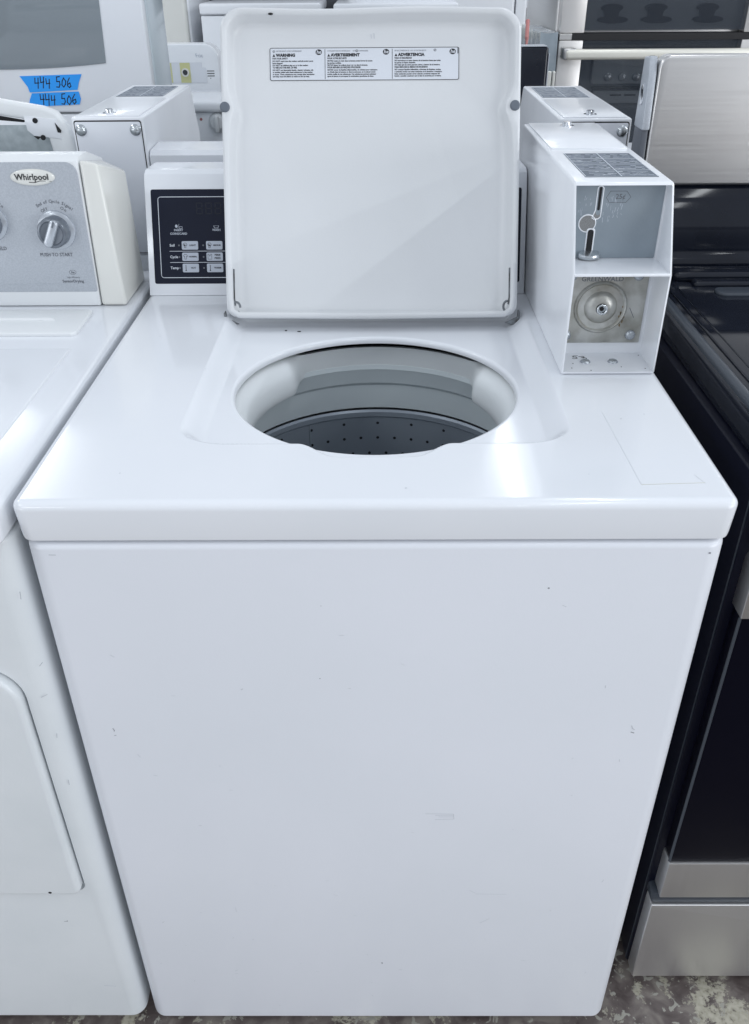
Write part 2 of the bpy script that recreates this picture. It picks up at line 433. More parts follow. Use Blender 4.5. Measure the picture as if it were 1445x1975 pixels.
for k in range(46):
    x = random.uniform(-.31, .31); z = random.uniform(0.02, .80); a = random.uniform(0, PI); l = random.uniform(.0008, .005)
    scuff(c, x, z, [(0, 0), (l * math.cos(a), l * math.sin(a))], random.uniform(.0003, .0007), 2)
obj('cabinet', c, ['panel', 'scuff', 'scuff_soft'], washer)
for x in (-0.30, 0.30):
    for y in (0.05, 0.66):
        ft = new(); lathe(ft, [(0, FZ), (0.016, FZ), (0.018, FZ + 0.006), (0.008, FZ + 0.009), (0.008, -0.010), (0, -0.010)], Matrix.Translation((x, y, 0)), 14); obj('levelling_foot', ft, 'rubber', washer)

# tub opening: plastic ring, tub wall and perforated basket
CY = 0.285
TC = Matrix.Translation((0, CY, 0))
def ring_mesh():
    bm = new(); seg = 160; rings = []
    prof = [(0.200, 0.884), (0.186, 0.886), (0.176, 0.884), (0.167, 0.879), (0.1595, 0.872), (0.1555, 0.863), (0.1540, 0.851), (0.1540, 0.842), (0.156, 0.838), (0.163, 0.838)]
    for r, z in prof:
        ring = []
        for k in range(seg):
            a = 2 * PI * k / seg
            off = abs((math.degrees(a) - 90 + 180) % 360 - 180) if True else 0
            sgn_ = (math.degrees(a) - 90 + 180) % 360 - 180
            cut = (1 - sstep(30, 47, off)) if sgn_ > 0 else (1 - sstep(42, 58, off))            # the lip is cut away at the rear
            rr_ = r + (0.1905 - r) * cut if r < 0.1905 else r
            zz = z + (max(z, 0.853) - z) * cut - 0.011 * cut
            ring.append(bm.verts.new((rr_ * math.cos(a), CY + rr_ * math.sin(a), zz)))
        rings.append(ring)
    for A, B in zip(rings, rings[1:]):
        for k in range(seg): bm.faces.new((A[k], A[(k + 1) % seg], B[(k + 1) % seg], B[k]))
    bmesh.ops.recalc_face_normals(bm, faces=bm.faces)
    return bm
obj('tub_ring', ring_mesh(), 'lip', washer, smooth=50)
w = new()
lathe(w, [(0.216, 0.850), (0.197, 0.850), (0.1945, 0.849), (0.1935, 0.848), (0.1895, 0.848), (0.1880, 0.842), (0.1900, 0.838), (0.1950, 0.818), (0.1985, 0.815), (0.2010, 0.812), (0.2030, 0.7745), (0.2150, 0.7735), (0.225, 0.780), (0.225, 0.860)], TC, 128)
lathe(w, [(0.232, 0.78), (0.232, 0.895), (0.20, 0.8965)], TC, 96, 1)  # black sleeve stands in for the shade in the gap under the deck
obj('outer_tub', w, ['tubwall', 'black'], washer, smooth=25)
b = new()
lathe(b, [(0.210, 0.766), (0.2075, 0.7695), (0.2045, 0.770), (0.202, 0.767), (0.2015, 0.760), (0.2045, 0.757), (0.205, 0.70), (0.205, 0.46), (0.190, 0.44), (0.03, 0.43), (0.03, 0.47), (0, 0.48)], TC, 128)
for row, z in enumerate((0.7475, 0.7225, 0.696, 0.67, 0.645, 0.62, 0.595, 0.57, 0.545, 0.52)):
    da = 7.2 if row else 14.4
    a = 3.0 if row in (0,) else 3.0 + (3.6 if row % 2 == 0 and row else 0)
    n = int(360 / da)
    for k in range(n):
        th = math.radians(a + k * da - (0 if row else 0))
        nx, ny = -math.cos(th), -math.sin(th)
        Fh = frame((0.2049 * math.cos(th), CY + 0.2049 * math.sin(th), z), (-math.sin(th), math.cos(th), 0), (0, 0, 1), (nx, ny, 0))
        prism(b, circle(0, 0, 0.0023, 12), 'z', 0.0, 0.0004, mi=1, F=Fh)
th = math.radians(90 + 29)
Fh = frame((0.2046 * math.cos(th), CY + 0.2046 * math.sin(th), 0), (-math.sin(th), math.cos(th), 0), (0, 0, 1), (-math.cos(th), -math.sin(th), 0))
box(b, -.001, .001, 0.46, 0.768, 0, 0.0012, 0.0003, 1, 2, Fh)
obj('wash_basket', b, ['basket', 'black', 'slate'], washer, smooth=25)

# the open lid, built in its own frame: s across, t up the lid, n towards the camera
HX, HY, HZ = -0.005, 0.500, 0.905
TILT = math.radians(25.7)
FL = frame((HX, HY, HZ), (1, 0, 0), (0, math.sin(TILT), math.cos(TILT)), (0, -math.cos(TILT), math.sin(TILT)))
LW0, LW1, LH = -0.2045, 0.2035, 0.412
def lid_loop(inset, n, bump=0.0):
    pts = []
    rt, rb = 0.030 - inset * 0.5, 0.016 - inset * 0.3
    base = rrect(LW0 + inset, LW1 - inset, 0.004 + inset * 0.6, LH - inset, (max(rb, .003), max(rb, .003), max(rt, .008), max(rt, .008)), 8)
    dens = []
    cum = []
    for i, p in enumerate(base):
        q = base[(i + 1) % len(base)]; dd = math.hypot(q[0] - p[0], q[1] - p[1])
        m = 40 if dd > 0.2 else 1
        for k in range(m): dens.append((p[0] + (q[0] - p[0]) * k / m, p[1] + (q[1] - p[1]) * k / m))
    for x, y in dens:
        if bump and (x < LW0 + 0.05 or x > LW1 - 0.05) and 0.03 < y < LH - 0.04:
            k = bump * math.exp(-((y - 0.284) / 0.017) ** 2) + bump * 0.35 * math.exp(-((y - 0.262) / 0.03) ** 2)
            x += k * .75 if x < 0 else -k * 1.1
        if y > LH - 0.05: y += 0.0012 * math.sin(x * 24)
        pts.append((x, y, n))
    return pts
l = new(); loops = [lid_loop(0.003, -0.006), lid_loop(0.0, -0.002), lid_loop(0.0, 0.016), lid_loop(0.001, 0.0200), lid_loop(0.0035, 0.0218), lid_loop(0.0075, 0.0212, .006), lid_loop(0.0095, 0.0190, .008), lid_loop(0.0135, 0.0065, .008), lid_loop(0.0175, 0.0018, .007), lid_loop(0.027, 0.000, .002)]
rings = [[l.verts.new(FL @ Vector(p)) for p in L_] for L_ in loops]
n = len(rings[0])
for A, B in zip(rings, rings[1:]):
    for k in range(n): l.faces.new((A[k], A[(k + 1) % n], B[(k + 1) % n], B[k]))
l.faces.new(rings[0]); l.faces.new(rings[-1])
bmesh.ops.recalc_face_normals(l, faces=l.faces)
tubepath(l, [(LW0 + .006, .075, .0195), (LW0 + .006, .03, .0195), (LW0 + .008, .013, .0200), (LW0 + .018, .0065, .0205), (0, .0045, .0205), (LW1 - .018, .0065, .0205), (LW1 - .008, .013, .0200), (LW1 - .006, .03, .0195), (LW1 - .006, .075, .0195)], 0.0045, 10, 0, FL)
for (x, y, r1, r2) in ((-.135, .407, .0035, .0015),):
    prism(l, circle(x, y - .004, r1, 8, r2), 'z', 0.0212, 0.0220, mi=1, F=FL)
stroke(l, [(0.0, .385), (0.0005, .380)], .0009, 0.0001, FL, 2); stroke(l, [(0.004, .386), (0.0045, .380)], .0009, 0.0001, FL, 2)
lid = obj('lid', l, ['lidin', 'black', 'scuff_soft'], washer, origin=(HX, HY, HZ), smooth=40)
for sx in (LW0 + 0.0020, LW1 - 0.0095):
    bb = new(); lathe(bb, [(0, .0245), (.0050, .0245), (.0066, .0235), (.0070, .0200), (.0070, .0150)], FL @ Matrix.Translation((sx + .0015 + (0.0015 if sx < 0 else 0), 0.284, 0.0)), 24)
    obj('rubber_bumper', bb, 'rubber', lid)
for sgn, ex in ((-1, LW0), (1, LW1)):
    hb = new(); e = ex - sgn * 0.011
    tubepath(hb, [(e, .070, .0165), (e, .030, .0175), (e - sgn * .0015, .020, .019)], 0.0014, 6, 0, FL)
    ring_pts = [(e - sgn * .003 + .0055 * math.cos(a), .017 + .0075 * math.sin(a), .019) for a in [k * PI / 8 for k in range(15)]]
    tubepath(hb, ring_pts, 0.0016, 6, 0, FL)
    prism(hb, [(ex - sgn * .016, -.004), (ex - sgn * .004, -.008), (ex + sgn * .004, -.004), (ex + sgn * .006, .010), (ex + sgn * .003, .014), (ex + sgn * .0015, .004)], 'z', .004, .010, .0008, 2, F=FL)
    obj('hinge', hb, 'hinge', lid)

# warning sticker on the lid
s = new()
prism(s, rrect(-0.139, 0.1205, 0.3255, 0.3675, .0022, 4), 'z', 0.0004, 0.0006, F=FL)
outline(s, rrect(-0.139, 0.1205, 0.3255, 0.3675, .0022, 4), 0.0007, 0.0006, FL, 1, .0001)
cols = [(-0.139, 0.0755), (-0.0635, 0.0925), (0.029, 0.0915)]
for x in (-0.0635, 0.029): stroke(s, [(x, .3272), (x, .3655)], .0007, .0006, FL, 1, .0001)
stroke(s, [(.1192, .3662), (.1192, .3600)], .0014, .0006, FL, 2, .0001)
heads = ['WARNING', 'AVERTISSEMENT', 'ADVERTENCIA']
small = ['DETERGENT IS RECOMMENDED', "L'UTILISATION DE DETERGENT     EST RECOMMANDEE", 'SE RECOMIENDA EL USO DE DETERGENTE']
lines = [
 ['FOR YOUR SAFETY', 'DO NOT reach into the washer until all moving parts', 'have stopped.', 'DO NOT let children play on or in the washer.', 'TO REDUCE THE RISK OF FIRE', 'DO NOT put flammable liquids, cleaning solvents, oils', 'or articles soiled with these substances in the washer', 'or dryer. These substances may remain after laundering', 'and may cause the fabric to catch on fire by heat.'],
 ['POUR VOTRE SECURITE', 'NE PAS mettre la main dans la laveuse avant l\'arret de toutes', 'les parties mobiles.', 'NE PAS laisser les enfants jouer sur ou dans la laveuse.', 'POUR REDUIRE LES RISQUES D\'INCENDIE', 'NE PAS verser de liquides inflammables, de solvants pour nettoyage', 'ou d\'huile dans la laveuse ou dans la secheuse, et n\'y placer aucun', 'article souille de ces substances. Ces substances peuvent subsister', 'apres le lavage et provoquer la combustion spontanee du tissu.'],
 ['PARA SU SEGURIDAD', 'NO introduzca su mano dentro de la lavadora hasta que todas', 'las partes se hayan detenido.', 'NO deje que los ninos jueguen sobre o dentro de la lavadora.', 'PARA REDUCIR EL RIESGO DE INCENDIO', 'NO coloque liquidos inflamables, solventes de limpieza, aceites', 'o articulos sucios con estas sustancias en la lavadora o secadora.', 'Estas sustancias pueden seguir estando presentes despues del', 'lavado y pueden ocasionar que la tela se encienda por si misma.']]
ys = [.3538, .3505, .3478, .3450, .3420, .3388, .3360, .3332, .3305]
def he_mark(bm, x, y, r, mi, mj, F, n):
    prism(bm, circle(x, y, r, 20, r * .85), 'z', n, n + .0001, mi=mi, F=F)
    text(bm, 'he', x, y, r * 1.5, n + .00015, F, mj, 'CENTER', bold=r * .03, shear=.2)
for (cx0, wd), hd, sm, ln in zip(cols, heads, small, lines):
    x = cx0 + .0032
    prism(s, [(x, .3562), (x + .0040, .3562), (x + .0020, .3600)], 'z', .0006, .0007, mi=1, F=FL)
    text(s, hd, x + .0050, .3581, .0054, .0006, FL, 1, bold=.00030, sx=1.0)
    if sm.startswith('DET'): he_mark(s, x + .002, .3632, .0018, 2, 0, FL, .0006)
    elif sm.startswith('SE'): he_mark(s, x + .0555, .3640, .0020, 2, 0, FL, .0006)
    else: he_mark(s, x + .0405, .3636, .0020, 2, 0, FL, .0006)
    text(s, sm, x + (.005 if sm.startswith('DET') else 0), .3634, .0026, .0006, FL, 2, sx=.95 if wd < .09 else .88)
    he_mark(s, cx0 + wd - .0085, .3620, .0044, 1, 0, FL, .0006)
    for y, t_ in zip(ys, ln):
        bigline = t_.isupper()
        text(s, t_, x, y, .0031 if bigline else .0026, .0006, FL, 1, sx=.80 if bigline else (.98 if wd < .09 else .96), bold=.00010 if bigline else .00009)
obj('warning_label', s, ['sticker', 'ink', 'greyink'], lid, smooth=0, label='white warning sticker in three languages on the lid')

# console with membrane keypad
cs = new()
prism(cs, [(0.585, 0.9145), (0.5852, 0.9165), (0.6455, 1.0660), (0.651, 1.0745), (0.660, 1.0785), (0.668, 1.0790), (0.728, 1.0765), (0.735, 1.0700), (0.735, 0.9145)], 'x', -0.340, 0.2225, 0.0, ang=50)
bmesh.ops.recalc_face_normals(cs, faces=cs.faces)
e = [e for e in cs.edges if len(e.link_faces) == 2 and e.calc_face_angle(0) > math.radians(60) and abs(e.verts[0].co.x - e.verts[1].co.x) < 1e-5 and e.verts[0].co.z > 0.916]
bmesh.ops.bevel(cs, geom=e, offset=0.010, segments=5, profile=.5, affect='EDGES', clamp_overlap=True)
FC = frame((0, .585, .914), (1, 0, 0), (0, .062, .155), (0, -.155, .062))
prism(cs, circle(-.3295, .1750 - .1680 + .0055, .0012, 8), 'z', .0001, .0003, mi=1, F=FC)
console = obj('console', cs, ['enamel', 'black'], washer)
kp = new()
prism(kp, rrect(-0.3313, 0.2150, 0.0173, 0.1520, .003, 4), 'z', 0.0002, 0.0012, 0.0003, 1, F=FC)
outline(kp, rrect(-0.3210, 0.2050, 0.0262, 0.1413, .004, 5), .0009, .0012, FC, 1, .0001)
def seg7(x, y, h, w):
    q = .0022
    for a, b_, c_, d_ in ((x, y, x + w, y), (x, y + h / 2, x + w, y + h / 2), (x, y + h, x + w, y + h), (x, y, x, y + h / 2), (x, y + h / 2, x, y + h), (x + w, y, x + w, y + h / 2), (x + w, y + h / 2, x + w, y + h)):
        stroke(kp, [(a + (b_ - b_), b_), (c_, d_)], .0016, .0012, FC, 2, .0001)
for k in range(4): seg7(-0.2645 + .0138 * k, 0.1175, 0.0150, 0.0082)
for x, t1, t2 in ((-.2925, 'INSERT', 'COINS/CARD'), (-.2362, 'WASH', None), (-.180, 'RINSE', None), (-.124, 'SPIN', None)):
    prism(kp, circle(x, .1064, .0011, 12), 'z', .0012, .0013, mi=2, F=FC)
    text(kp, t1, x, .0943, .0042, .0012, FC, 3, 'CENTER', bold=.0001)
    if t2: text(kp, t2, x, .0892, .0042, .0012, FC, 3, 'CENTER', bold=.0001)
prism(kp, circle(-.2955, .1000, .0019, 12, .0023), 'z', .0012, .0013, mi=3, F=FC)
stroke(kp, [(-.2933, .0965), (-.2915, .1030)], .0004, .0012, FC, 3, .0001)
outline(kp, rrect(-.2912, -.2868, .0968, .0994, .0004, 2), .0005, .0012, FC, 3, .0001)
stroke(kp, [(-.2400, .1003), (-.2388, .0972), (-.2338, .0972), (-.2326, .1003)], .0006, .0012, FC, 3, .0001)
stroke(kp, [(-.2400, .1003), (-.2326, .1003)], .0003, .0012, FC, 3, .0001)
for y in (.0643, .0481): stroke(kp, [(-.3068, y), (.19, y)], .0006, .0012, FC, 1, .0001)
for y, t_ in ((.0726, 'Soil'), (.0560, 'Cycle'), (.0401, 'Temp')):
    text(kp, t_, -.3068, y, .0052, .0012, FC, 1, bold=.0001)
    for k in range(3): prism(kp, circle(-.2929 + .0361 * k, y, .0013, 12), 'z', .0012, .0013, mi=2 if k == 2 else 4, F=FC)
keypad = obj('control_panel', kp, ['navy', 'print_white', 'digit', 'key', 'greyink'], console, smooth=0, label='navy membrane panel with white frame line and grey keys')
names = [['LIGHT', 'NORMAL', 'HOT'], ['MEDIUM', 'PERM\nPRESS', 'WARM'], ['HEAVY', 'DELICATE', 'COLD']]
for ci in range(3):
    for ri, (yb, yt) in enumerate(((.0664, .0786), (.0502, .0622), (.0338, .0463))):
        x0 = -.2886 + .0363 * ci; x1 = x0 + .0244
        k = new()
        prism(k, rrect(x0, x1, yb, yt, .0018, 4), 'z', .0011, .0020, .0002, 1, F=FC)
        ym = (yb + yt) / 2
        t_ = names[ci][ri]
        if '\n' in t_:
            a_, b_ = t_.split('\n'); text(k, a_, x0 + .0165, ym + .0023, .0036, .0021, FC, 1, 'CENTER', bold=.00008); text(k, b_, x0 + .0165, ym - .0022, .0036, .0021, FC, 1, 'CENTER', bold=.00008)
        else: text(k, t_, x0 + .0162, ym, .0034 if len(t_) < 6 else .0029, .0021, FC, 1, 'CENTER', bold=.00008)
        gx = x0 + .0050
        if ri == 2:
            stroke(k, [(gx, ym - .0035), (gx, ym + .0038)], .0009, .0020, FC, 1, .0001); prism(k, circle(gx, ym - .0035, .0010, 10), 'z', .002, .0021, mi=1, F=FC)
        else:
            sh = [(-.0012, -.0034), (.0012, -.0034), (.0013, .0005), (.0021, -.0002), (.0030, .0014), (.0012, .0034), (-.0012, .0034), (-.0030, .0014), (-.0021, -.0002), (-.0013, .0005)]
            if ci == 1 and ri == 1: sh = [(-.0028, -.0036), (.0028, -.0036), (.0028, .0036), (.0016, .0036), (0, .0006), (-.0016, .0036), (-.0028, .0036)]
            outline(k, [(gx + a_, ym + b_) for a_, b_ in sh], .0005, .0020, FC, 1, .0001)
            if ri == 0: prism(k, [(gx - .002, ym + .002), (gx + .0005, ym + .0008), (gx + .0012 * ci, ym - .002), (gx - .0012, ym - .0005)], 'z', .0020, .00212, mi=1, F=FC)
        # each key is a part of the console
        obj('key', k, ['key', 'ink'], console, smooth=0)

# coin box
BX0, BX1 = 0.2245, 0.3380
cbm = new()
prism(cbm, [(0.2870, 0.9145), (0.2870, 1.0360), (0.3350, 1.1270), (0.7370, 1.1270), (0.7370, 0.9145)], 'x', BX0, BX1, 0.0032, 3)
k1 = new(); box(k1, BX0 + .0028, BX1 - .0028, .20, .349, 1.0375, 1.1238)
k2 = new(); box(k2, BX0 + .0028, BX1 - .0028, .20, .346, .9180, 1.0345)
cbm = boolean_cut(cbm, [k1, k2])
FT = frame((0, 0, 1.127), (1, 0, 0), (0, 1, 0), (0, 0, 1))
prism(cbm, rrect(.2315, .3315, .5300, .7330, .0015, 2), 'z', -.001, .0018, .0006, 2, F=FT)    # hinged top plate
for x, y in ((.2440, .313), (.262, .292), (.3290, .297), (.3310, .338), (.240, .299), (.301, .302)):
    prism(cbm, circle(x, y, .0009, 8), 'z', .9181, .9182, mi=1)
for x, z in ((.3350, 1.03),):
    pass
FLs = frame((BX0, 0, 0), (0, 1, 0), (0, 0, 1), (-1, 0, 0))
coin = obj('coin_box', cbm, ['boxwhite', 'black'], washer, label='white steel coin box with open slanted front, bolted on the right of the top')
bp = new(); FB = frame((0, .7372, 0), (-1, 0, 0), (0, 0, 1), (0, 1, 0))
prism(bp, rrect(-BX1 + .0035, -BX0 - .0035, .916, 1.1225, .004, 4), 'z', -.0002, .0002, mi=1, F=FB)
prism(bp, rrect(-BX1 + .005, -BX0 - .005, .917, 1.1205, .003, 4), 'z', 0, .0012, .0004, 2, F=FB)
obj('back_plate', bp, ['slate_back', 'black'] if 'slate_back' in M else ['panel', 'black'], coin)
for x in (.2385, .3240):
    q = new(); lathe(q, [(.0088, 0), (.0086, .0014), (.007, .0034), (.004, .0048), (0, .0054)], FB @ Matrix.Translation((-x, 1.1085, .0012)), 24)
    obj('carriage_bolt', q, 'greybolt', coin)
lk = new()
lathe(lk, [(.0105, 0), (.0105, .0008), (.0068, .001), (.0066, .0052), (.0058, .006), (0, .0062)], Matrix.Translation((.2845, .7060, 1.1286)), 20)
obj('key_lock', lk, 'chrome', coin)
# instruction plate on top
ip = new()
prism(ip, rrect(.2425, .3270, .3610, .5000, .0006, 2), 'z', 0.0002, .0007, F=FT)
outline(ip, [(.2432, .3617), (.3263, .3617), (.3263, .4993), (.2432, .4993)], .0009, .0007, FT, 1, .0001)
stroke(ip, [(.2848, .3617), (.2848, .4993)], .0011, .0007, FT, 1, .0001)
for k in range(1, 4): stroke(ip, [(.2432, .3617 + .0344 * k), (.3263, .3617 + .0344 * k)], .0012, .0007, FT, 1, .0001)
for cx_ in (.2452, .2868):
    for k in range(4):
        for j in range(3):
            yy = .3617 + .0344 * k + .008 + .0085 * j; x = cx_
            while x < cx_ + .034:
                w_ = random.uniform(.0015, .006)
                if random.random() < .75:
                    dy = random.uniform(-.0015, .0015)
                    stroke(ip, [(x, yy), (min(x + w_, cx_ + .036), yy + dy)], random.choice((.0009, .0014, .002)), .0007, FT, random.choice((2, 2, 1)), .0001)
                x += w_ + .0012
obj('instruction_plate', ip, ['plate', 'print_white', 'key'], coin, smooth=0, label='slate blue instruction plate ruled into eight fields')
# slot plate
FS = frame((0, .3490, 0), (1, 0, 0), (0, 0, 1), (0, -1, 0))
sp = new()
prism(sp, rrect(BX0 + .0030, BX1 - .0052, 1.0378, 1.1222, .002, 3), 'z', 0, .0012, .0003, 1, F=FS)
prism(sp, rrect(.2550, .2630, 1.0905, 1.1205, .0035, 6), 'z', .0010, .0018, .0004, 2, mi=1, F=FS)
prism(sp, rrect(.2562, .2618, 1.0880, 1.1195, .0026, 6), 'z', .0010, .0020, .0002, 1, mi=0, F=FS)
prism(sp, [(.2550, 1.0935), (.2630, 1.0935), (.2628, 1.0855), (.2600, 1.0830), (.2550, 1.0825), (.2520, 1.0845)], 'z', .0010, .00175, .0003, 1, mi=1, F=FS)
prism(sp, [(.2560, 1.0925), (.2620, 1.0925), (.2619, 1.0862), (.2595, 1.0842), (.2550, 1.0838), (.2530, 1.0850)], 'z', .0010, .00195, .0002, 1, mi=3, F=FS)
prism(sp, rrect(.2574, .2603, 1.0935, 1.1195, .0014, 4), 'z', .0021, .0024, mi=2, F=FS)
lathe(sp, [(.0106, .0010), (.0103, .0019), (.0096, .0022), (.0092, .0018)], FS @ Matrix.Translation((.2480, 1.0785, 0)), 32, 1)
lathe(sp, [(.0092, .0016), (0, .0016)], FS @ Matrix.Translation((.2480, 1.0785, 0)), 32, 3)
prism(sp, rrect(.2484, .2586, 1.0445, 1.0730, .003, 4), 'z', .0010, .0018, .0004, 2, mi=1, F=FS)
prism(sp, rrect(.2500, .2568, 1.0440, 1.0715, .0030, 6), 'z', .0019, .0025, mi=2, F=FS)
outline(sp, [(.2665, 1.1075), (.2705, 1.1145), (.2890, 1.1145), (.2945, 1.1080), (.2895, 1.1020), (.2705, 1.1020)], .0006, .0012, FS, 4, .0001)
text(sp, '25¢', .2825, 1.1083, .0078, .0013, FS, 4, 'CENTER', bold=.0001)
for k in range(46):        # pale worn scratches round the slot
    x = random.choice((random.uniform(.236, .252), random.uniform(.265, .287))); z = random.uniform(1.082, 1.112); 
    stroke(sp, [(x, z), (x + random.uniform(-.001, .001), z - random.uniform(.001, .006))], random.uniform(.0002, .0006), .0012, FS, 5, .0001)
obj('slot_plate', sp, ['slate', 'boxwhite', 'black', 'greybolt', 'greyink', 'key'], coin, smooth=35, label='slate blue coin slot plate marked 25¢')
cu = new()
lathe(cu, [(.0130, -.001), (.0134, .002), (.0120, .0040), (.006, .0048), (0, .0048)], FS @ Matrix.Translation((.2540, 1.0418, .0042)) @ Matrix.Rotation(-PI / 2.4, 4, 'X') @ Matrix.Diagonal((1, .7, 1, 1)), 28)
obj('coin_cup', cu, 'greybolt', coin)
sf = new(); box(sf, BX0 + .0022, BX1 - .0022, .2862, .3485, 1.0350, 1.0370, .0006, 2)
obj('shelf', sf, 'boxwhite', coin)
# vault cover plate
FV = frame((0, .3460, 0), (1, 0, 0), (0, 0, 1), (0, -1, 0))
vp = new()
box(vp, BX0 + .0028, .3300, .9330, 1.0345, .0, .0035, .0012, 3, F=FV)
prof = [(.0328, .0034), (.0318, .0056), (.0304, .0066), (.0288, .0052), (.0262, .0012), (.0238, .0004), (.0215, .0016), (.0190, .0052), (.0150, .0082), (.0095, .0096), (.0070, .0098), (.0066, .0088)]
lathe(vp, prof, FV @ Matrix.Translation((.2760, .9790, 0)), 64)
lathe(vp, [(.0068, .0098), (.0055, .0104), (.0045, .0098), (.0043, .0050), (0, .0050)], FV @ Matrix.Translation((.2770, .9780, 0)), 28, 2)
prism(vp, circle(.2772, .9778, .0028, 14), 'z', .0052, .0056, mi=1, F=FV)
text(vp, 'GREENWALD', .2740, 1.0140, .0080, .0036, FV, 3, 'CENTER', sx=1.05, bold=.0001)
for k in range(16):
    x = .3030 + random.gauss(0, .0016); z = .9660 + random.gauss(0, .0055)
    prism(vp, [(x + .0013 * math.cos(a) * random.uniform(.5, 1.1), z + .0022 * math.sin(a) * random.uniform(.5, 1.1)) for a in [i * PI / 4 for i in range(8)]], 'z', .0035, .0036, mi=4, F=FV)
stroke(vp, [(.312, .978), (.3185, .966)], .0008, .0035, FV, 3, .0001)
obj('vault_plate', vp, ['zinc', 'black', 'greybolt', 'greyink', 'rust'], coin, smooth=35, label='stained zinc plate with round recessed lock and embossed maker name')
for x, z in ((.3170, 1.0185), (.3175, .9435), (.2370, 1.0185), (.2375, .9435)):
    q = new(); lathe(q, [(.0066, 0), (.0064, .0012), (.005, .0030), (.0026, .0040), (0, .0043)], FV @ Matrix.Translation((x, z, .0034)), 24)
    obj('carriage_bolt', q, 'rivet', coin)
FG = frame((0, 0, .9180), (1, 0, 0), (0, 1, 0), (0, 0, 1))
for x in (.2600, .2940):
    q = new(); lathe(q, [(.0064, 0), (.0062, .0010), (.005, .0024), (.0026, .0032), (0, .0034)], FG @ Matrix.Translation((x, .3180, 0)), 24)
    obj('carriage_bolt', q, 'rivet', coin)
mk = new()
stroke(mk, [(.2540, .3370), (.2485, .3365), (.2480, .3330), (.2515, .3330), (.2525, .3295), (.2480, .3275), (.2465, .3285)], .0011, .0001, FG, 0, .0001)
stroke(mk, [(.2555, .3345), (.2605, .3355), (.2620, .3325), (.2580, .3310), (.2635, .3300), (.2640, .3265), (.2585, .3265)], .0011, .0001, FG, 0, .0001)
obj('marker_writing', mk, 'ink', coin, smooth=0, label='handwritten 53 in black marker on the coin box floor')

# ------------------------------------------------------------------ two more coin washers, turned round, back to back with this row
def copy_tree(o, parent=None):
    c_ = o.copy(); C.objects.link(c_); c_.parent = parent
    for ch in list(o.children): copy_tree(ch, c_)
    return c_
GRP = 'coin washers standing back to back'
washer['group'] = GRP
for cxx, cyy, dz, lab in ((-0.139, 1.520, 0.006, 'white coin washer turned round behind the open washer, its console backing the keypad'),
                          (0.626, 1.520, 0.0, 'white coin washer turned round at right, its box behind the 25¢ coin box')):
    w2 = copy_tree(washer)
    w2.rotation_euler = (0, 0, PI)
    w2.location = (cxx, cyy - 0.36, FZ + dz)
    w2['label'] = lab; w2['group'] = GRP
    for ch in w2.children:
        if ch.name.startswith('lid'):          # these lids are shut
            ch.rotation_euler = (math.radians(90) + TILT, 0, 0)
            ch.location = ch.location + Vector((0, 0, 0.006))
        if ch.name.startswith('console'):
            pass

# ------------------------------------------------------------------ dryer on the left
DX1 = -0.3530; DX0 = -1.0880
dryer = thing('dryer', 'white dryer at left with silver control panel and grey knobs beside the open washer', 'dryer', (-0.72, 0.36, FZ))
c = new()
prism(c, rrect(DX0, DX1, 0.0, 0.72, 0.020, 10), 'z', -0.009, 0.8720, 0.007, 4)
k = new(); prism(k, rrect(-1.0495, -.3825, .3105, .7085, (.014, .014, .047, .047), 10), 'y', -.05, .009)
c = boolean_cut(c, [k])
for x, z, pts, w_, mi in ((-.408, .579, [(-.004, .002), (.006, -.0015), (.010, -.006)], .0016, 2), (-.412, .581, [(0, 0), (.010, .002)], .0010, 2), (-.420, .581, [(0, 0), (.002, .0005)], .0012, 1),
        (-.358, .709, [(0, 0), (.004, .005)], .0009, 2), (-.366, .663, [(0, 0), (.007, .004)], .0009, 2), (-.426, .241, [(0, 0), (.004, 0), (.004, .002)], .0008, 1),
        (-.362, .600, [(0, 0), (.001, .006)], .001, 2), (-.364, .52, [(0, 0), (.0005, .008)], .001, 2), (-.357, .80, [(0, 0), (.001, .009)], .001, 2), (-.40, .08, [(0, 0), (.016, -.002)], .0012, 2)):
    scuff(c, x, z, pts, w_, mi)
obj('cabinet', c, ['oldwhite', 'scuff', 'scuff_soft'], dryer)
for x in (DX0 + .05, DX1 - .05):
    for y in (.06, .66):
        ft = new(); lathe(ft, [(0, FZ), (.017, FZ), (.018, FZ + .008), (.008, FZ + .012), (.008, .012), (0, .012)], Matrix.Translation((x, y, 0)), 16); obj('levelling_foot', ft, 'rubber', dryer)
t_ = new()
prism(t_, rrect(DX0 - .002, DX1 + .001, -0.022, 0.70, (.016, .016, .006, .006), 8), 'z', 0.8745, 0.9135, 0.0125, 6)
box(t_, -1.044, -0.3965, 0.022, 0.376, 0.905, 0.9158, .0032, 4)
box(t_, DX0 + .002, DX1 - .003, .655, .70, .905, .917, .004, 3)
obj('top_panel', t_, 'cream_enamel' if 'cream_enamel' in M else 'enamel', dryer)
lt = new(); prism(lt, [(-.84, .422), (-.410, .422), (-.4045, .428), (-.4065, .512), (-.412, .5165), (-.84, .5165)], 'z', .9125, .9185, .002, 3)
prism(lt, [(-.80, .470), (-.445, .470), (-.475, .492), (-.53, .505), (-.80, .508)], 'z', .916, .9215, .003, 3)
obj('lint_screen_lid', lt, 'plastic', dryer)
dd = new()
prism(dd, rrect(-1.045, -.386, .3145, .7050, (.012, .012, .045, .045), 10), 'z', -.012, .0100, .0055, 5, F=FF)
prism(dd, circle(-.4255, .3215, .0022, 12, .0017), 'z', .0095, .0104, mi=1, F=FF)
obj('door', dd, ['oldwhite', 'black'], dryer)
prism_pts = [(.541, .9145), (.5500, 1.1040), (.5530, 1.1110), (.5620, 1.1165), (.60, 1.1160), (.668, 1.0950), (.675, 1.08), (.675, .9145)]
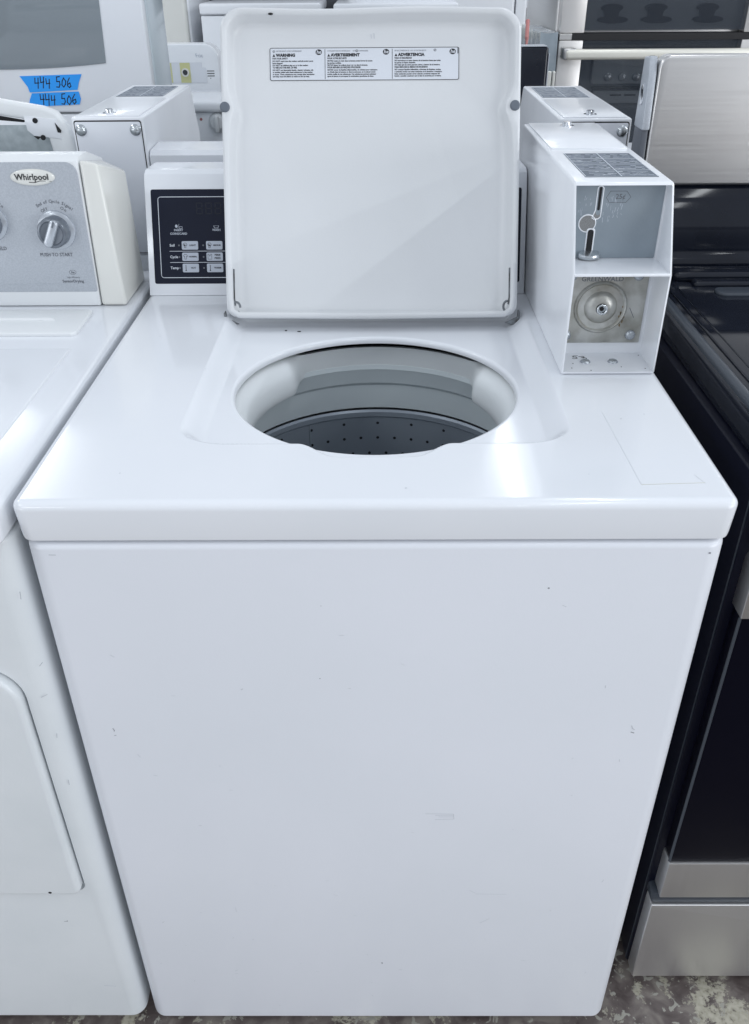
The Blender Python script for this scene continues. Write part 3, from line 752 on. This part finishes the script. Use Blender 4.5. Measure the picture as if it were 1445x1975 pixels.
dc = new(); prism(dc, prism_pts, 'x', -1.040, -.4025, .0018, 2, ang=50)
FK = frame((0, .541, .914), (1, 0, 0), (0, .009, .197), (0, -.197, .009))
dcon = obj('console', dc, 'plastic', dryer)
ec = new()
fv = [(-.4010, .5410, .9145), (-.3640, .5410, .9145), (-.3760, .5530, 1.1085), (-.4010, .5530, 1.1130), (-.3660, .6500, 1.0800), (-.4010, .6600, 1.0930), (-.3640, .6600, .9145), (-.4010, .6750, .9145)]
V = [ec.verts.new(p) for p in fv]
for q in ((0, 1, 2, 3), (1, 6, 4, 2), (3, 2, 4, 5), (0, 3, 5, 7), (7, 5, 4, 6), (0, 7, 6, 1)): ec.faces.new([V[i] for i in q])
bmesh.ops.recalc_face_normals(ec, faces=ec.faces); bevel_sharp(ec, .0045, 4, 15)
obj('end_cap', ec, 'cream', dcon)
dp = new()
prism(dp, rrect(-1.03, -.4035, .0215, .1975, (.002, .003, .016, .002), 6), 'z', .0001, .0010, .0003, 1, F=FK)
prism(dp, rrect(-1.03, -.4145, .0330, .1865, (.002, .006, .012, .002), 6), 'z', .0009, .0013, .0003, 1, mi=2, F=FK)
def arc_text(bm, s_, cx_, cy_, r, a0, a1, size, n_, F, mi):
    for k, ch in enumerate(s_):
        a = math.radians(a0 + (a1 - a0) * k / (len(s_) - 1))
        text(bm, ch, cx_ + r * math.cos(a), cy_ + r * math.sin(a), size, n_, F, mi, 'CENTER', rot=a - PI / 2, bold=.00008)
KC = (-.4463, .1085)
arc_text(dp, 'End of Cycle Signal', KC[0], KC[1], .0385, 122, 46, .0060, .0014, FK, 1)
arc_text(dp, 'Off', KC[0], KC[1], .0298, 119, 107, .0060, .0014, FK, 1)
arc_text(dp, 'On', KC[0], KC[1], .0318, 66, 57, .0060, .0014, FK, 1)
stroke(dp, [(-.4548, .1303), (-.4510, .1320)], .0024, .0013, FK, 1, .0002)
text(dp, 'PUSH TO START', -.4530, .0745, .0068, .0014, FK, 1, 'CENTER', sx=.93, bold=.00012)
text(dp, 'WRINKLE SHIELD', -.5215, .0835, .0068, .0014, FK, 1, 'RIGHT', sx=.93, bold=.00012)
arc_text(dp, 'On', -.5390, .1195, .0318, 52, 42, .0060, .0014, FK, 1)
outline(dp, circle(-.4345, .0496, .0048, 20, .0032), .0005, .0013, FK, 1, .0001)
text(dp, 'he', -.4345, .0496, .0050, .0014, FK, 1, 'CENTER', shear=.3, bold=.0001)
text(dp, 'high efficiency', -.4345, .0425, .0036, .0014, FK, 1, 'CENTER', sx=.9)
text(dp, 'SensorDrying', -.4360, .0368, .0056, .0014, FK, 1, 'CENTER', bold=.00014)
obj('control_panel', dp, ['silver', 'greyink', 'silver'], dcon, smooth=0, label='silver dryer control panel with printed legends')
bd = new()
lathe(bd, [(1, -.001), (1.0, .0012), (.96, .0026), (.8, .0036), (0, .0044)], FK @ Matrix.Translation((-.4655, .1785, .001)) @ Matrix.Diagonal((.0305, .0108, 1, 1)), 48)
text(bd, 'Whirlpool', -.4655, .1790, .0112, .0054, FK, 1, 'CENTER', sx=.98, bold=.0002)
tubepath(bd, [(-.4700, .1725, .0052), (-.4620, .1722, .0053), (-.4550, .1742, .0052), (-.4400, .1735, .0035)], .0004, 6, 1, FK)
obj('maker_badge', bd, ['cream', 'ink'], dcon, smooth=50, label='oval cream badge with dark lettering')
def knob(cx_, cy_, lean):
    kb = new(); T = FK @ Matrix.Translation((cx_, cy_, .001))
    lathe(kb, [(.0268, 0), (.0262, .0030), (.0215, .0052), (.0205, .0052)], T, 48, 0)
    lathe(kb, [(.0212, .0040), (.0205, .0200), (.0190, .0225), (.0165, .0232), (.0150, .0215), (0, .0205)], T, 48, 1)
    T2 = T @ Matrix.Rotation(lean, 4, 'Z')
    t = new(); prism(t, rrect(-.0062, .0062, -.0195, .0195, .006, 6), 'z', .018, .0285, .003, 3); merge(kb, t, 2, T2)
    prism(kb, [(-.0012, .010), (.0012, .010), (.0012, .018), (-.0012, .018)], 'z', .0285, .0289, mi=1, F=T2)
    obj('knob', kb, ['knobsilver', 'knobgrey', 'knobsilver'], dcon, smooth=40)
knob(KC[0], KC[1], -.45); knob(-.5395, .1195, -.3)

# ------------------------------------------------------------------ black and stainless range on the right
RX = 0.395; RX1 = 1.155
rng = thing('range', 'black range with stainless drawer and backguard at right edge beside the coin box', 'stove', (0.78, 0.38, FZ))
bd = new()
box(bd, RX, RX1, .085, .700, -.005, .884, .003, 2)
box(bd, RX + .012, RX1 - .012, .070, .09, -.005, .20, .003, 2)
obj('body', bd, 'blackside', rng)
for x in (RX + .05, RX1 - .05):
    for y in (.12, .64):
        ft = new(); lathe(ft, [(0, FZ), (.016, FZ), (.016, FZ + .008), (.007, FZ + .01), (.007, -.004), (0, -.004)], Matrix.Translation((x, y, 0)), 14); obj('levelling_foot', ft, 'rubber', rng)
ct = new()
box(ct, .4055, RX1 + .008, .045, .672, .882, .9270, .008, 5)
box(ct, .4075, .4190, .052, .660, .920, .9330, .0045, 4, mi=1)                 # raised outer rail
box(ct, .4300, RX1 - .02, .060, .590, .924, .9300, .0025, 3)
box(ct, .4420, RX1 - .03, .075, .560, .927, .9315, .0016, 3)
box(ct, .4500, RX1 - .03, .600, .640, .924, .9400, .0070, 5)                 # rear ridges
box(ct, .4700, RX1 - .04, .568, .590, .926, .9360, .0050, 5)
prism(ct, rrect(.4900, RX1 - .06, .5200, .5520, .013, 8), 'z', .929, .9350, .0025, 3, mi=1)
obj('cooktop', ct, ['blackgloss', 'blacktrim'], rng)
edge = new(); box(edge, .3940, .3956, .0880, .0900, .0, .880, 0); obj('edge_highlight', edge, 'blacktrim', rng)  # paler strip painted as the highlight along the body's front edge
edge = new(); box(edge, .4030, .4066, .0590, .0620, .2860, .7230, .0008, 1); obj('door_edge', edge, 'blacktrim', rng)
lower = new(); box(lower, RX + .006, RX1, .0900, .690, .874, .8830, .002, 2)
obj('side_trim', lower, 'blacktrim', rng)
bgd = new()
prism(bgd, [(.650, .920), (.654, .945), (.662, .952), (.6600, .985), (.668, 1.030), (.682, 1.050), (.720, 1.050), (.720, .920)], 'x', RX + .008, RX1, .003, 3)
obj('backguard_base', bgd, 'blackgloss', rng)
bs = new()
prism(bs, rrect(.3990, RX1, 1.0500, 1.2240, (.004, .004, .016, .016), 8), 'y', .672, .700, .0115, 6)
obj('backguard', bs, 'steel_back' if 'steel_back' in M else 'steel', rng, label='brushed stainless backguard')
en = new(); prism(en, [(.668, 1.045), (.674, 1.130), (.680, 1.145), (.684, 1.205), (.692, 1.222), (.712, 1.218), (.722, 1.04)], 'x', .3880, .3975, .002, 3)
prism(en, [(.670, 1.127), (.676, 1.200), (.684, 1.222), (.712, 1.219), (.716, 1.127)], 'x', .3865, .3980, .0022, 3, mi=1)
lathe(en, [(.0095, -.002), (.0095, .0012), (.0085, .0020), (0, .0022)], frame((.3866, .692, 1.172), (0, 1, 0), (0, 0, 1), (-1, 0, 0)) @ Matrix.Diagonal((.8, 1.5, 1, 1)), 24, 2)
obj('backguard_end_cap', en, ['capgrey', 'silver', 'chrome'], rng)
dr = new()
box(dr, .4060, RX1 - .005, .0600, .0850, .2850, .7230, .002, 2, mi=0)
obj('oven_door', dr, ['darkglass'], rng, label='black glass oven door')
d2 = new(); prism(d2, rrect(.4035, RX1 - .004, .7240, .8020, (.001, .001, .002, .014), 6), 'y', .0560, .0850, .002, 3)
dt = obj('door_top_trim', d2, 'steel', rng)
hd = new(); box(hd, .424, .446, .012, .06, .755, .785, .005, 3); tubepath(hd, [(.428, .012, .770), (RX1 - .03, .012, .770)], .011, 16); box(hd, RX1 - .06, RX1 - .04, .012, .06, .755, .785, .005, 3)
obj('door_handle', hd, 'steel', rng)
d3 = new(); prism(d3, rrect(.4045, RX1 - .004, .2060, .2840, .001, 2), 'y', .0575, .0850, .0012, 2)
obj('door_bottom_trim', d3, 'steel_rough', rng)
g = new(); prism(g, rrect(.3965, RX1 - .004, .1840, .2060, .006, 4), 'y', .0640, .0900, .002, 2)
obj('gap_trim', g, 'blacktrim', rng)
cp = new(); box(cp, .4030, RX1, .058, .088, .806, .8810, .006, 4)
obj('front_panel', cp, 'blackgloss', rng)
dw = new(); prism(dw, rrect(.3975, RX1 - .004, -.0050, .1830, (.003, .003, .002, .002), 3), 'y', .0600, .0850, .0075, 6)
obj('storage_drawer', dw, 'steel_rough', rng, label='brushed stainless storage drawer')

# ------------------------------------------------------------------ dryer turned round behind the left dryer, back of its console open
bdr = thing('dryer', 'white dryer turned round at far left, its console back open on galvanised metal', 'dryer', (-0.86, 1.16, FZ))
b = new(); prism(b, rrect(-1.22, -.486, .80, 1.52, .012, 5), 'z', -.01, .914, .006, 3); obj('cabinet', b, 'enamel', bdr)
for x in (-1.16, -.55):
    for y in (.86, 1.46):
        ft = new(); lathe(ft, [(0, FZ), (.017, FZ), (.017, FZ + .008), (.008, FZ + .012), (.008, -.009), (0, -.009)], Matrix.Translation((x, y, 0)), 14); obj('levelling_foot', ft, 'rubber', bdr)
b = new()
outp = [(-1.22, .914), (-.4795, .914), (-.4800, 1.060), (-.4850, 1.095), (-.4925, 1.122), (-.5060, 1.138), (-.5250, 1.1455), (-.60, 1.158), (-.80, 1.180), (-1.10, 1.185), (-1.20, 1.17), (-1.22, 1.14)]
inp = [(-1.19, .925), (-.5140, .925), (-.5180, 1.060), (-.5240, 1.100), (-.5300, 1.1060), (-.5460, 1.1060), (-.5540, 1.112), (-.5560, 1.128), (-.60, 1.134), (-.80, 1.150), (-1.10, 1.150), (-1.17, 1.14)]
prism(b, outp[1:] + [outp[0]] + inp[:1] + inp[:0:-1], 'y', .800, .822, .005, 3, ang=60)
box(b, -1.21, -.486, .8225, .900, .914, 1.085, .010, 3)
con = obj('console', b, 'plastic', bdr)
b = new(); box(b, -1.185, -.517, .8135, .8148, .93, 1.118, 0); 
obj('back_sheet', b, 'galv', con)
b = new(); prism(b, [(-.5560, 1.1330), (-.5050, 1.1280), (-.5020, 1.0980), (-.5080, 1.1000), (-.5280, 1.1020), (-.5450, 1.1040), (-.5540, 1.1120)], 'y', .7985, .8010, .0006, 2)
for x, z, r in ((-.5385, 1.1265, .0040), (-.5310, 1.1015, .0040)):
    prism(b, circle(x, z, r, 16), 'y', .7970, .7984, mi=1)
prism(b, [(-.5080, 1.1235), (-.5000, 1.1120), (-.5010, 1.1085), (-.5060, 1.1090)], 'y', .7975, .7984, mi=1)
prism(b, [(-.5460, 1.1035), (-.5330, 1.1030), (-.5400, 1.0985)], 'y', .7985, .800, mi=1)
prism(b, [(-1.17, 1.1420), (-.80, 1.1470), (-.60, 1.1320), (-.558, 1.1250), (-.562, 1.1220), (-.62, 1.1270), (-.80, 1.1400), (-1.17, 1.136)], 'y', .8120, .8134, mi=1)
obj('corner_tab', b, ['enamel', 'black'], con)

# ------------------------------------------------------------------ background appliances
ov = thing('wall_oven', 'tall white oven with grey window and two strips of blue tape numbered 444506', 'oven', (-1.0, 2.02, FZ))
b = new(); box(b, -1.38, -.602, 1.935, 2.135, FZ, 1.45, .006, 3); obj('body', b, 'oven_side', ov)
b = new(); box(b, -1.385, -.6055, 1.900, 1.934, .985, 1.43, .006, 4)
dr_ = obj('oven_door', b, 'enamel', ov)
b = new(); box(b, -1.385, -.600, 1.905, 1.934, .30, .9815, .006, 4); obj('lower_door', b, 'enamel', ov)
win = [(-1.28, 1.098)] + [(-1.28 + .5575 * k / 10, 1.092 + .014 * ((k - 5) / 5) ** 2) for k in range(1, 11)] + [(-.7150, 1.27), (-.7130, 1.38), (-1.28, 1.38)]
b = new(); prism(b, win, 'y', 1.8975, 1.9005, .0008, 2)
obj('window', b, 'oven_glass', dr_)
FO = frame((0, 1.8995, 0), (1, 0, 0), (0, 0, 1), (0, -1, 0))
def digits(bm, x, z, h, F, n_):
    w_ = h * .42; g_ = w_ * 1.5
    for k, ch in enumerate('444 506'):
        X = x + k * g_ * (1 if k < 3 else .98); 
        if ch == '4': P = [[(0, h), (.05 * w_, .45 * h), (w_, .5 * h)], [(w_ * .9, h * .95), (w_ * .75, -.05 * h)]]
        elif ch == '5': P = [[(w_, h), (.15 * w_, .95 * h), (.1 * w_, .55 * h), (.8 * w_, .55 * h), (w_, .25 * h), (.6 * w_, 0), (0, .05 * h)]]
        elif ch == '0': P = [[(.5 * w_, h), (.05 * w_, .7 * h), (.05 * w_, .25 * h), (.5 * w_, 0), (w_, .3 * h), (w_, .7 * h), (.5 * w_, h)]]
        elif ch == '6': P = [[(.7 * w_, h), (.15 * w_, .6 * h), (.05 * w_, .2 * h), (.5 * w_, 0), (w_, .2 * h), (.8 * w_, .48 * h), (.1 * w_, .35 * h)]]
        else: continue
        for q in P: stroke(bm, [(X + a_ + .12 * (b_) + random.uniform(-.0008, .0008), z + b_ * (1 + .10 * math.sin(k * 2.1)) + .0012 * math.sin(k * 1.7 + z * 90) + random.uniform(-.0006, .0006)) for a_, b_ in q], .0026, n_, F, 1, .0001)
for pts, zx, zz in ((((-.961, 1.076), (-.793, 1.080), (-.804, 1.060), (-.811, 1.042), (-.942, 1.036), (-.945, 1.050)), -.924, 1.049), (((-.937, 1.034), (-.809, 1.038), (-.806, 1.020), (-.812, 1.006), (-.952, 1.000), (-.946, 1.018)), -.918, 1.008)):
    b = new(); prism(b, pts, 'z', 0.0008, .0012, F=FO); digits(b, zx, zz - .001, .0235, FO, .0012)
    obj('tape_strip', b, ['blue_tape', 'ink'], ov, smooth=0, label=('upper' if zz > 1.03 else 'lower') + ' strip of blue tape with 444 506 in marker')

# bare dryer console with the timer hole
b2 = thing('dryer', 'far white dryer with its console trim missing and yellow foam round a timer hole', 'dryer', (-0.90, 2.85, FZ))
b = new(); box(b, -1.24, -.522, 2.52, 3.15, FZ, .93, .008, 3); obj('cabinet', b, 'farwhite', b2)
b = new(); prism(b, rrect(-1.20, -.530, .932, 1.100, (.004, .012, .045, .045), 8), 'y', 2.560, 2.64, .008, 4)
FQ = frame((0, 2.560, 0), (1, 0, 0), (0, 0, 1), (0, -1, 0))
for z in (1.020, 1.0125, 1.005): stroke(b, [(-.571, z), (-.549, z)], .0022, .0003, FQ, 1, .0005)
prism(b, circle(-.562, .998, .0014, 8), 'z', .0003, .0008, mi=1, F=FQ)
text(b, 'Fcic', -.592, 1.066, .016, .0012, FQ, 2, 'CENTER', shear=-.3)
con = obj('console', b, ['farwhite', 'ink', 'key'], b2)
FQ = frame((0, 2.560, 0), (1, 0, 0), (0, 0, 1), (0, -1, 0))
b = new(); prism(b, [(-1.0, .985), (-.575, .985), (-.575, 1.030), (-.588, 1.030), (-.588, 1.046), (-1.0, 1.046)], 'z', .0005, .002, F=FQ)
prism(b, rrect(-.662, -.628, .985, 1.045, .001, 1), 'z', .002, .003, mi=1, F=FQ)
prism(b, rrect(-.715, -.690, .985, 1.045, .001, 1), 'z', .002, .003, mi=1, F=FQ)
lathe(b, [(.013, 0), (.013, .006), (.0085, .0065), (.0085, .001)], FQ @ Matrix.Translation((-.645, 1.0165, .003)), 24, 2)
prism(b, circle(-.645, 1.0165, .0085, 20), 'z', .0035, .0055, mi=3, F=FQ)
obj('timer_recess', b, ['panel', 'yellow', 'cream', 'darkgrey'], con)

# small white range with a front knob
b3 = thing('range', 'small white range with front knob and red lamp, seen just left of the open lid', 'stove', (-0.83, 2.38, FZ))
b = new(); box(b, -1.14, -.450, 2.262, 2.500, FZ, .935, .004, 3); obj('body', b, 'farwhite', b3)
b = new(); box(b, -1.14, -.448, 2.240, 2.500, .936, .966, .011, 5); obj('cooktop', b, 'farwhite', b3)
FM = frame((0, 2.262, 0), (1, 0, 0), (0, 0, 1), (0, -1, 0))
for x in (-.500, -.72, -.86, -1.0):
    b = new(); lathe(b, [(.030, 0), (.028, .006), (.024, .016), (.018, .022), (0, .023)], FM @ Matrix.Translation((x, .905, 0)), 28)
    box(b, -.006, .006, -.024, .024, .018, .034, .003, 2, F=FM @ Matrix.Translation((x, .905, 0)))
    obj('knob', b, 'plastic', b3)
b = new(); lathe(b, [(.0042, 0), (.004, .002), (0, .003)], FM @ Matrix.Translation((-.553, .914, 0)), 14); obj('indicator_lamp', b, 'red', b3)

# tall white appliances along the far row
fr = thing('refrigerator', 'tall white refrigerator left of the dark gap in the far row', 'refrigerator', (-1.15, 3.55, FZ))
b = new(); box(b, -1.50, -.742, 3.25, 3.95, FZ, 1.80, .012, 4); obj('cabinet', b, 'farwhite', fr)
b = new(); box(b, -1.50, -.745, 3.19, 3.245, .02, 1.80, .012, 4); obj('door', b, 'cream', fr)
dkp = thing('refrigerator', 'dark grey block standing in for the dark gap between white appliances in the far row', 'refrigerator', (-0.55, 4.05, FZ))
b = new(); box(b, -.95, -.15, 3.75, 4.4, FZ, 1.8, .01, 3); obj('cabinet', b, 'darkgrey', dkp)  # dark block in place of the shade between the appliances
b = new(); tubepath(b, [(-.820, 3.73, 1.5), (-.818, 3.73, 1.25), (-.808, 3.73, 1.15), (-.806, 3.73, .9)], .006, 8); obj('power_cord', b, 'black', dkp)
w1 = thing('chest_freezer', 'white freezer seen above the upper left of the open lid', 'freezer', (-0.45, 3.5, FZ))
b = new(); box(b, -.690, -.222, 3.2, 3.7, FZ, 1.150, .006, 3); obj('body', b, 'farwhite', w1)
b = new(); box(b, -.692, -.221, 3.19, 3.7, 1.153, 1.191, .008, 4); obj('lid', b, 'farwhite', w1)
w3 = thing('washing_machine', 'pale grey machine seen above the middle of the open lid', 'washing machine', (0.08, 3.6, FZ))
b = new(); box(b, -.175, .330, 3.3, 3.9, FZ, 1.14, .008, 3); obj('cabinet', b, 'oldwhite', w3)
b = new(); box(b, -.175, .330, 3.32, 3.9, 1.143, 1.183, .01, 4); obj('top_panel', b, 'farwhite', w3)
w4 = thing('refrigerator', 'tall white refrigerator with a long door edge, right of the open lid', 'refrigerator', (0.2, 4.0, FZ))
b = new(); box(b, -.10, .645, 3.80, 4.5, FZ, 1.8, .01, 3); obj('cabinet', b, 'farwhite', w4)
b = new(); box(b, -.10, .610, 3.74, 3.795, .05, 1.8, .012, 4); box(b, .617, .665, 3.75, 3.795, .05, 1.8, .008, 4); obj('door', b, 'farwhite', w4)
w5 = thing('shelf_board', 'cream shelf board crossing in front of the tall white refrigerator', 'shelf', (0.35, 3.1, FZ))
b = new(); box(b, .05, .628, 3.0, 3.25, 1.075, 1.113, .004, 2); obj('board', b, 'cream', w5)
b = new(); box(b, .06, .10, 3.05, 3.2, FZ, 1.075, 0); box(b, .58, .61, 3.18, 3.23, FZ, 1.075, 0); obj('support', b, 'darkgrey', w5)
bx = thing('storage_box', 'white box standing beside the stainless oven, above the plastic film', 'box', (0.62, 2.9, FZ))
b = new(); box(b, .555, .72, 2.78, 3.0, FZ, 1.165, .003, 2); obj('carton', b, 'farwhite', bx)
b = new(); prism(b, [(.56, 1.166), (.715, 1.166), (.715, 1.172), (.60, 1.185)], 'y', 2.78, 2.80); obj('flap', b, 'panel', bx)

ba = thing('dishwasher', 'black glossy dishwasher door standing right of the lid hinge side', 'dishwasher', (0.12, 2.0, FZ))
b = new(); box(b, -.17, .424, 1.80, 2.38, FZ, 1.120, .004, 2); obj('body', b, 'darkgrey', ba)
b = new(); box(b, -.17, .431, 1.750, 1.798, .03, 1.149, .006, 4); obj('door', b, 'blackgloss', ba)
b = new(); box(b, .4315, .4345, 1.752, 1.796, .03, 1.135, .001, 1); box(b, -.165, .426, 1.752, 1.796, 1.1495, 1.1520, .001, 1); obj('trim', b, 'silver', ba)
rc = new(); tubepath(rc, [(.395, 1.90, 1.20), (.393, 1.88, 1.16), (.391, 1.86, 1.1345), (.38, 1.9, 1.126), (.30, 2.0, 1.126)], .005, 8)
r_ = obj('power_cord', rc, 'red'); r_['label'] = 'reddish power cord hanging onto the black dishwasher'; r_['category'] = 'cord'

wf = thing('wrapped_appliance', 'grey appliance wrapped in crinkled clear plastic film beside the stainless oven', 'appliance', (0.46, 2.2, FZ))
b = new(); bmesh.ops.create_cube(b, size=1)
for v in b.verts: v.co = Vector((.4670 + v.co.x * .050, 2.14 + v.co.y * .34, .57 + v.co.z * 1.19))
bmesh.ops.subdivide_edges(b, edges=b.edges, cuts=22, use_grid_fill=True)
from mathutils import noise as mn
for v in b.verts:
    n3 = mn.noise_vector(v.co * 24.0) * .006 + mn.noise_vector(v.co * 60) * .0022
    v.co += Vector((n3.x * .5, n3.y, n3.z))
obj('film_cover', b, 'film', wf, smooth=60)
b = new(); box(b, .450, .478, 1.945, 1.962, FZ, 1.075, .002, 1); box(b, .481, .489, 1.945, 1.962, FZ, 1.075, .002, 1); obj('edge_strip', b, 'cream', wf)

# stainless double oven
so = thing('double_oven', 'tall stainless double wall oven with smoked glass and wide handle at top right', 'oven', (0.86, 2.3, FZ))
b = new(); box(b, .494, 1.262, 2.045, 2.60, FZ, 1.50, .006, 3); obj('body', b, 'steel', so)
for z0, z1, gz0, gz1, nm in ((.50, 1.1450, .56, 1.1448, 'lower_door'), (1.1620, 1.46, 1.1680, 1.40, 'upper_door')):
    b = new(); box(b, .500, .5665, 2.0, 2.040, z0, z1, .003, 2); box(b, 1.0, 1.255, 2.0, 2.040, z0, z1, .003, 2)
    if nm == 'lower_door': box(b, .567, .9995, 2.0, 2.04, z0, gz0 - .001, .002, 1)
    else: box(b, .567, .9995, 2.0, 2.04, gz1 + .001, z1, .002, 1)
    dd_ = obj(nm, b, 'steel_light', so)
    b = new(); box(b, .5670, .9995, 2.0020, 2.0060, gz0, gz1 - .001, 0); obj('window', b, 'smoke_glass', dd_)
    b = new(); box(b, .5670, .9995, 2.030, 2.040, gz0, gz1 - .001, 0)
    obj('liner', b, 'liner_grey', dd_)
b = new()  # solid parts behind the lower glass imitate its reflection of knobs
prism(b, rrect(.605, .985, 1.035, 1.100, .006, 4), 'y', 2.0185, 2.0300, .002, 2)
box(b, .610, .985, 2.0110, 2.0300, 1.022, 1.028, .001, 1, mi=1)
prism(b, rrect(.615, .985, .985, 1.018, .004, 3), 'y', 2.020, 2.0300, .002, 2)
for x in (.665, .705): stroke(b, [(x, 1.006), (x + .028, 1.006)], .004, 0, frame((0, 2.0198, 0), (1, 0, 0), (0, 0, 1), (0, -1, 0)), 1, .0006)
for x in (.650, .690, .730, .770): lathe(b, [(.011, 0), (.010, .005), (.007, .007), (0, .008)], frame((x, 2.0185, 1.052), (1, 0, 0), (0, 0, 1), (0, -1, 0)), 18, 2)
obj('knob_reflection', b, ['reflect_grey', 'black', 'knobsilver'], so, label='modelled reflection of four knobs, set behind the smoked glass')
for x in (.64, .76, .90):  # dark shapes behind the upper glass imitate reflected burners
    b = new()
    prism(b, circle(x, 1.220, .030, 24, .010), 'y', 2.0240, 2.0299); prism(b, circle(x + .005, 1.192, .042, 24, .009), 'y', 2.0240, 2.0299); prism(b, [(x - .016, 1.19), (x + .016, 1.19), (x + .024, 1.222), (x - .024, 1.222)], 'y', 2.0245, 2.0298)
    obj('burner_reflection', b, 'blackside', so)
b = new(); box(b, .535, 1.24, 2.0, 2.04, 1.1452, 1.1615, 0, mi=0); obj('vent_gap', b, 'black', so)
b = new(); box(b, .500, .5345, 2.0, 2.04, 1.1460, 1.1610, .001, 1); obj('gap_end', b, 'steel', so)
b = new(); box(b, .510, 1.24, 1.940, 1.962, 1.1020, 1.1280, .009, 4); box(b, .506, .540, 1.944, 2.002, 1.1020, 1.1300, .004, 3, mi=1); box(b, 1.20, 1.235, 1.944, 2.002, 1.1020, 1.1300, .004, 3, mi=1)
obj('handle', b, ['pale_metal', 'steel'], so)
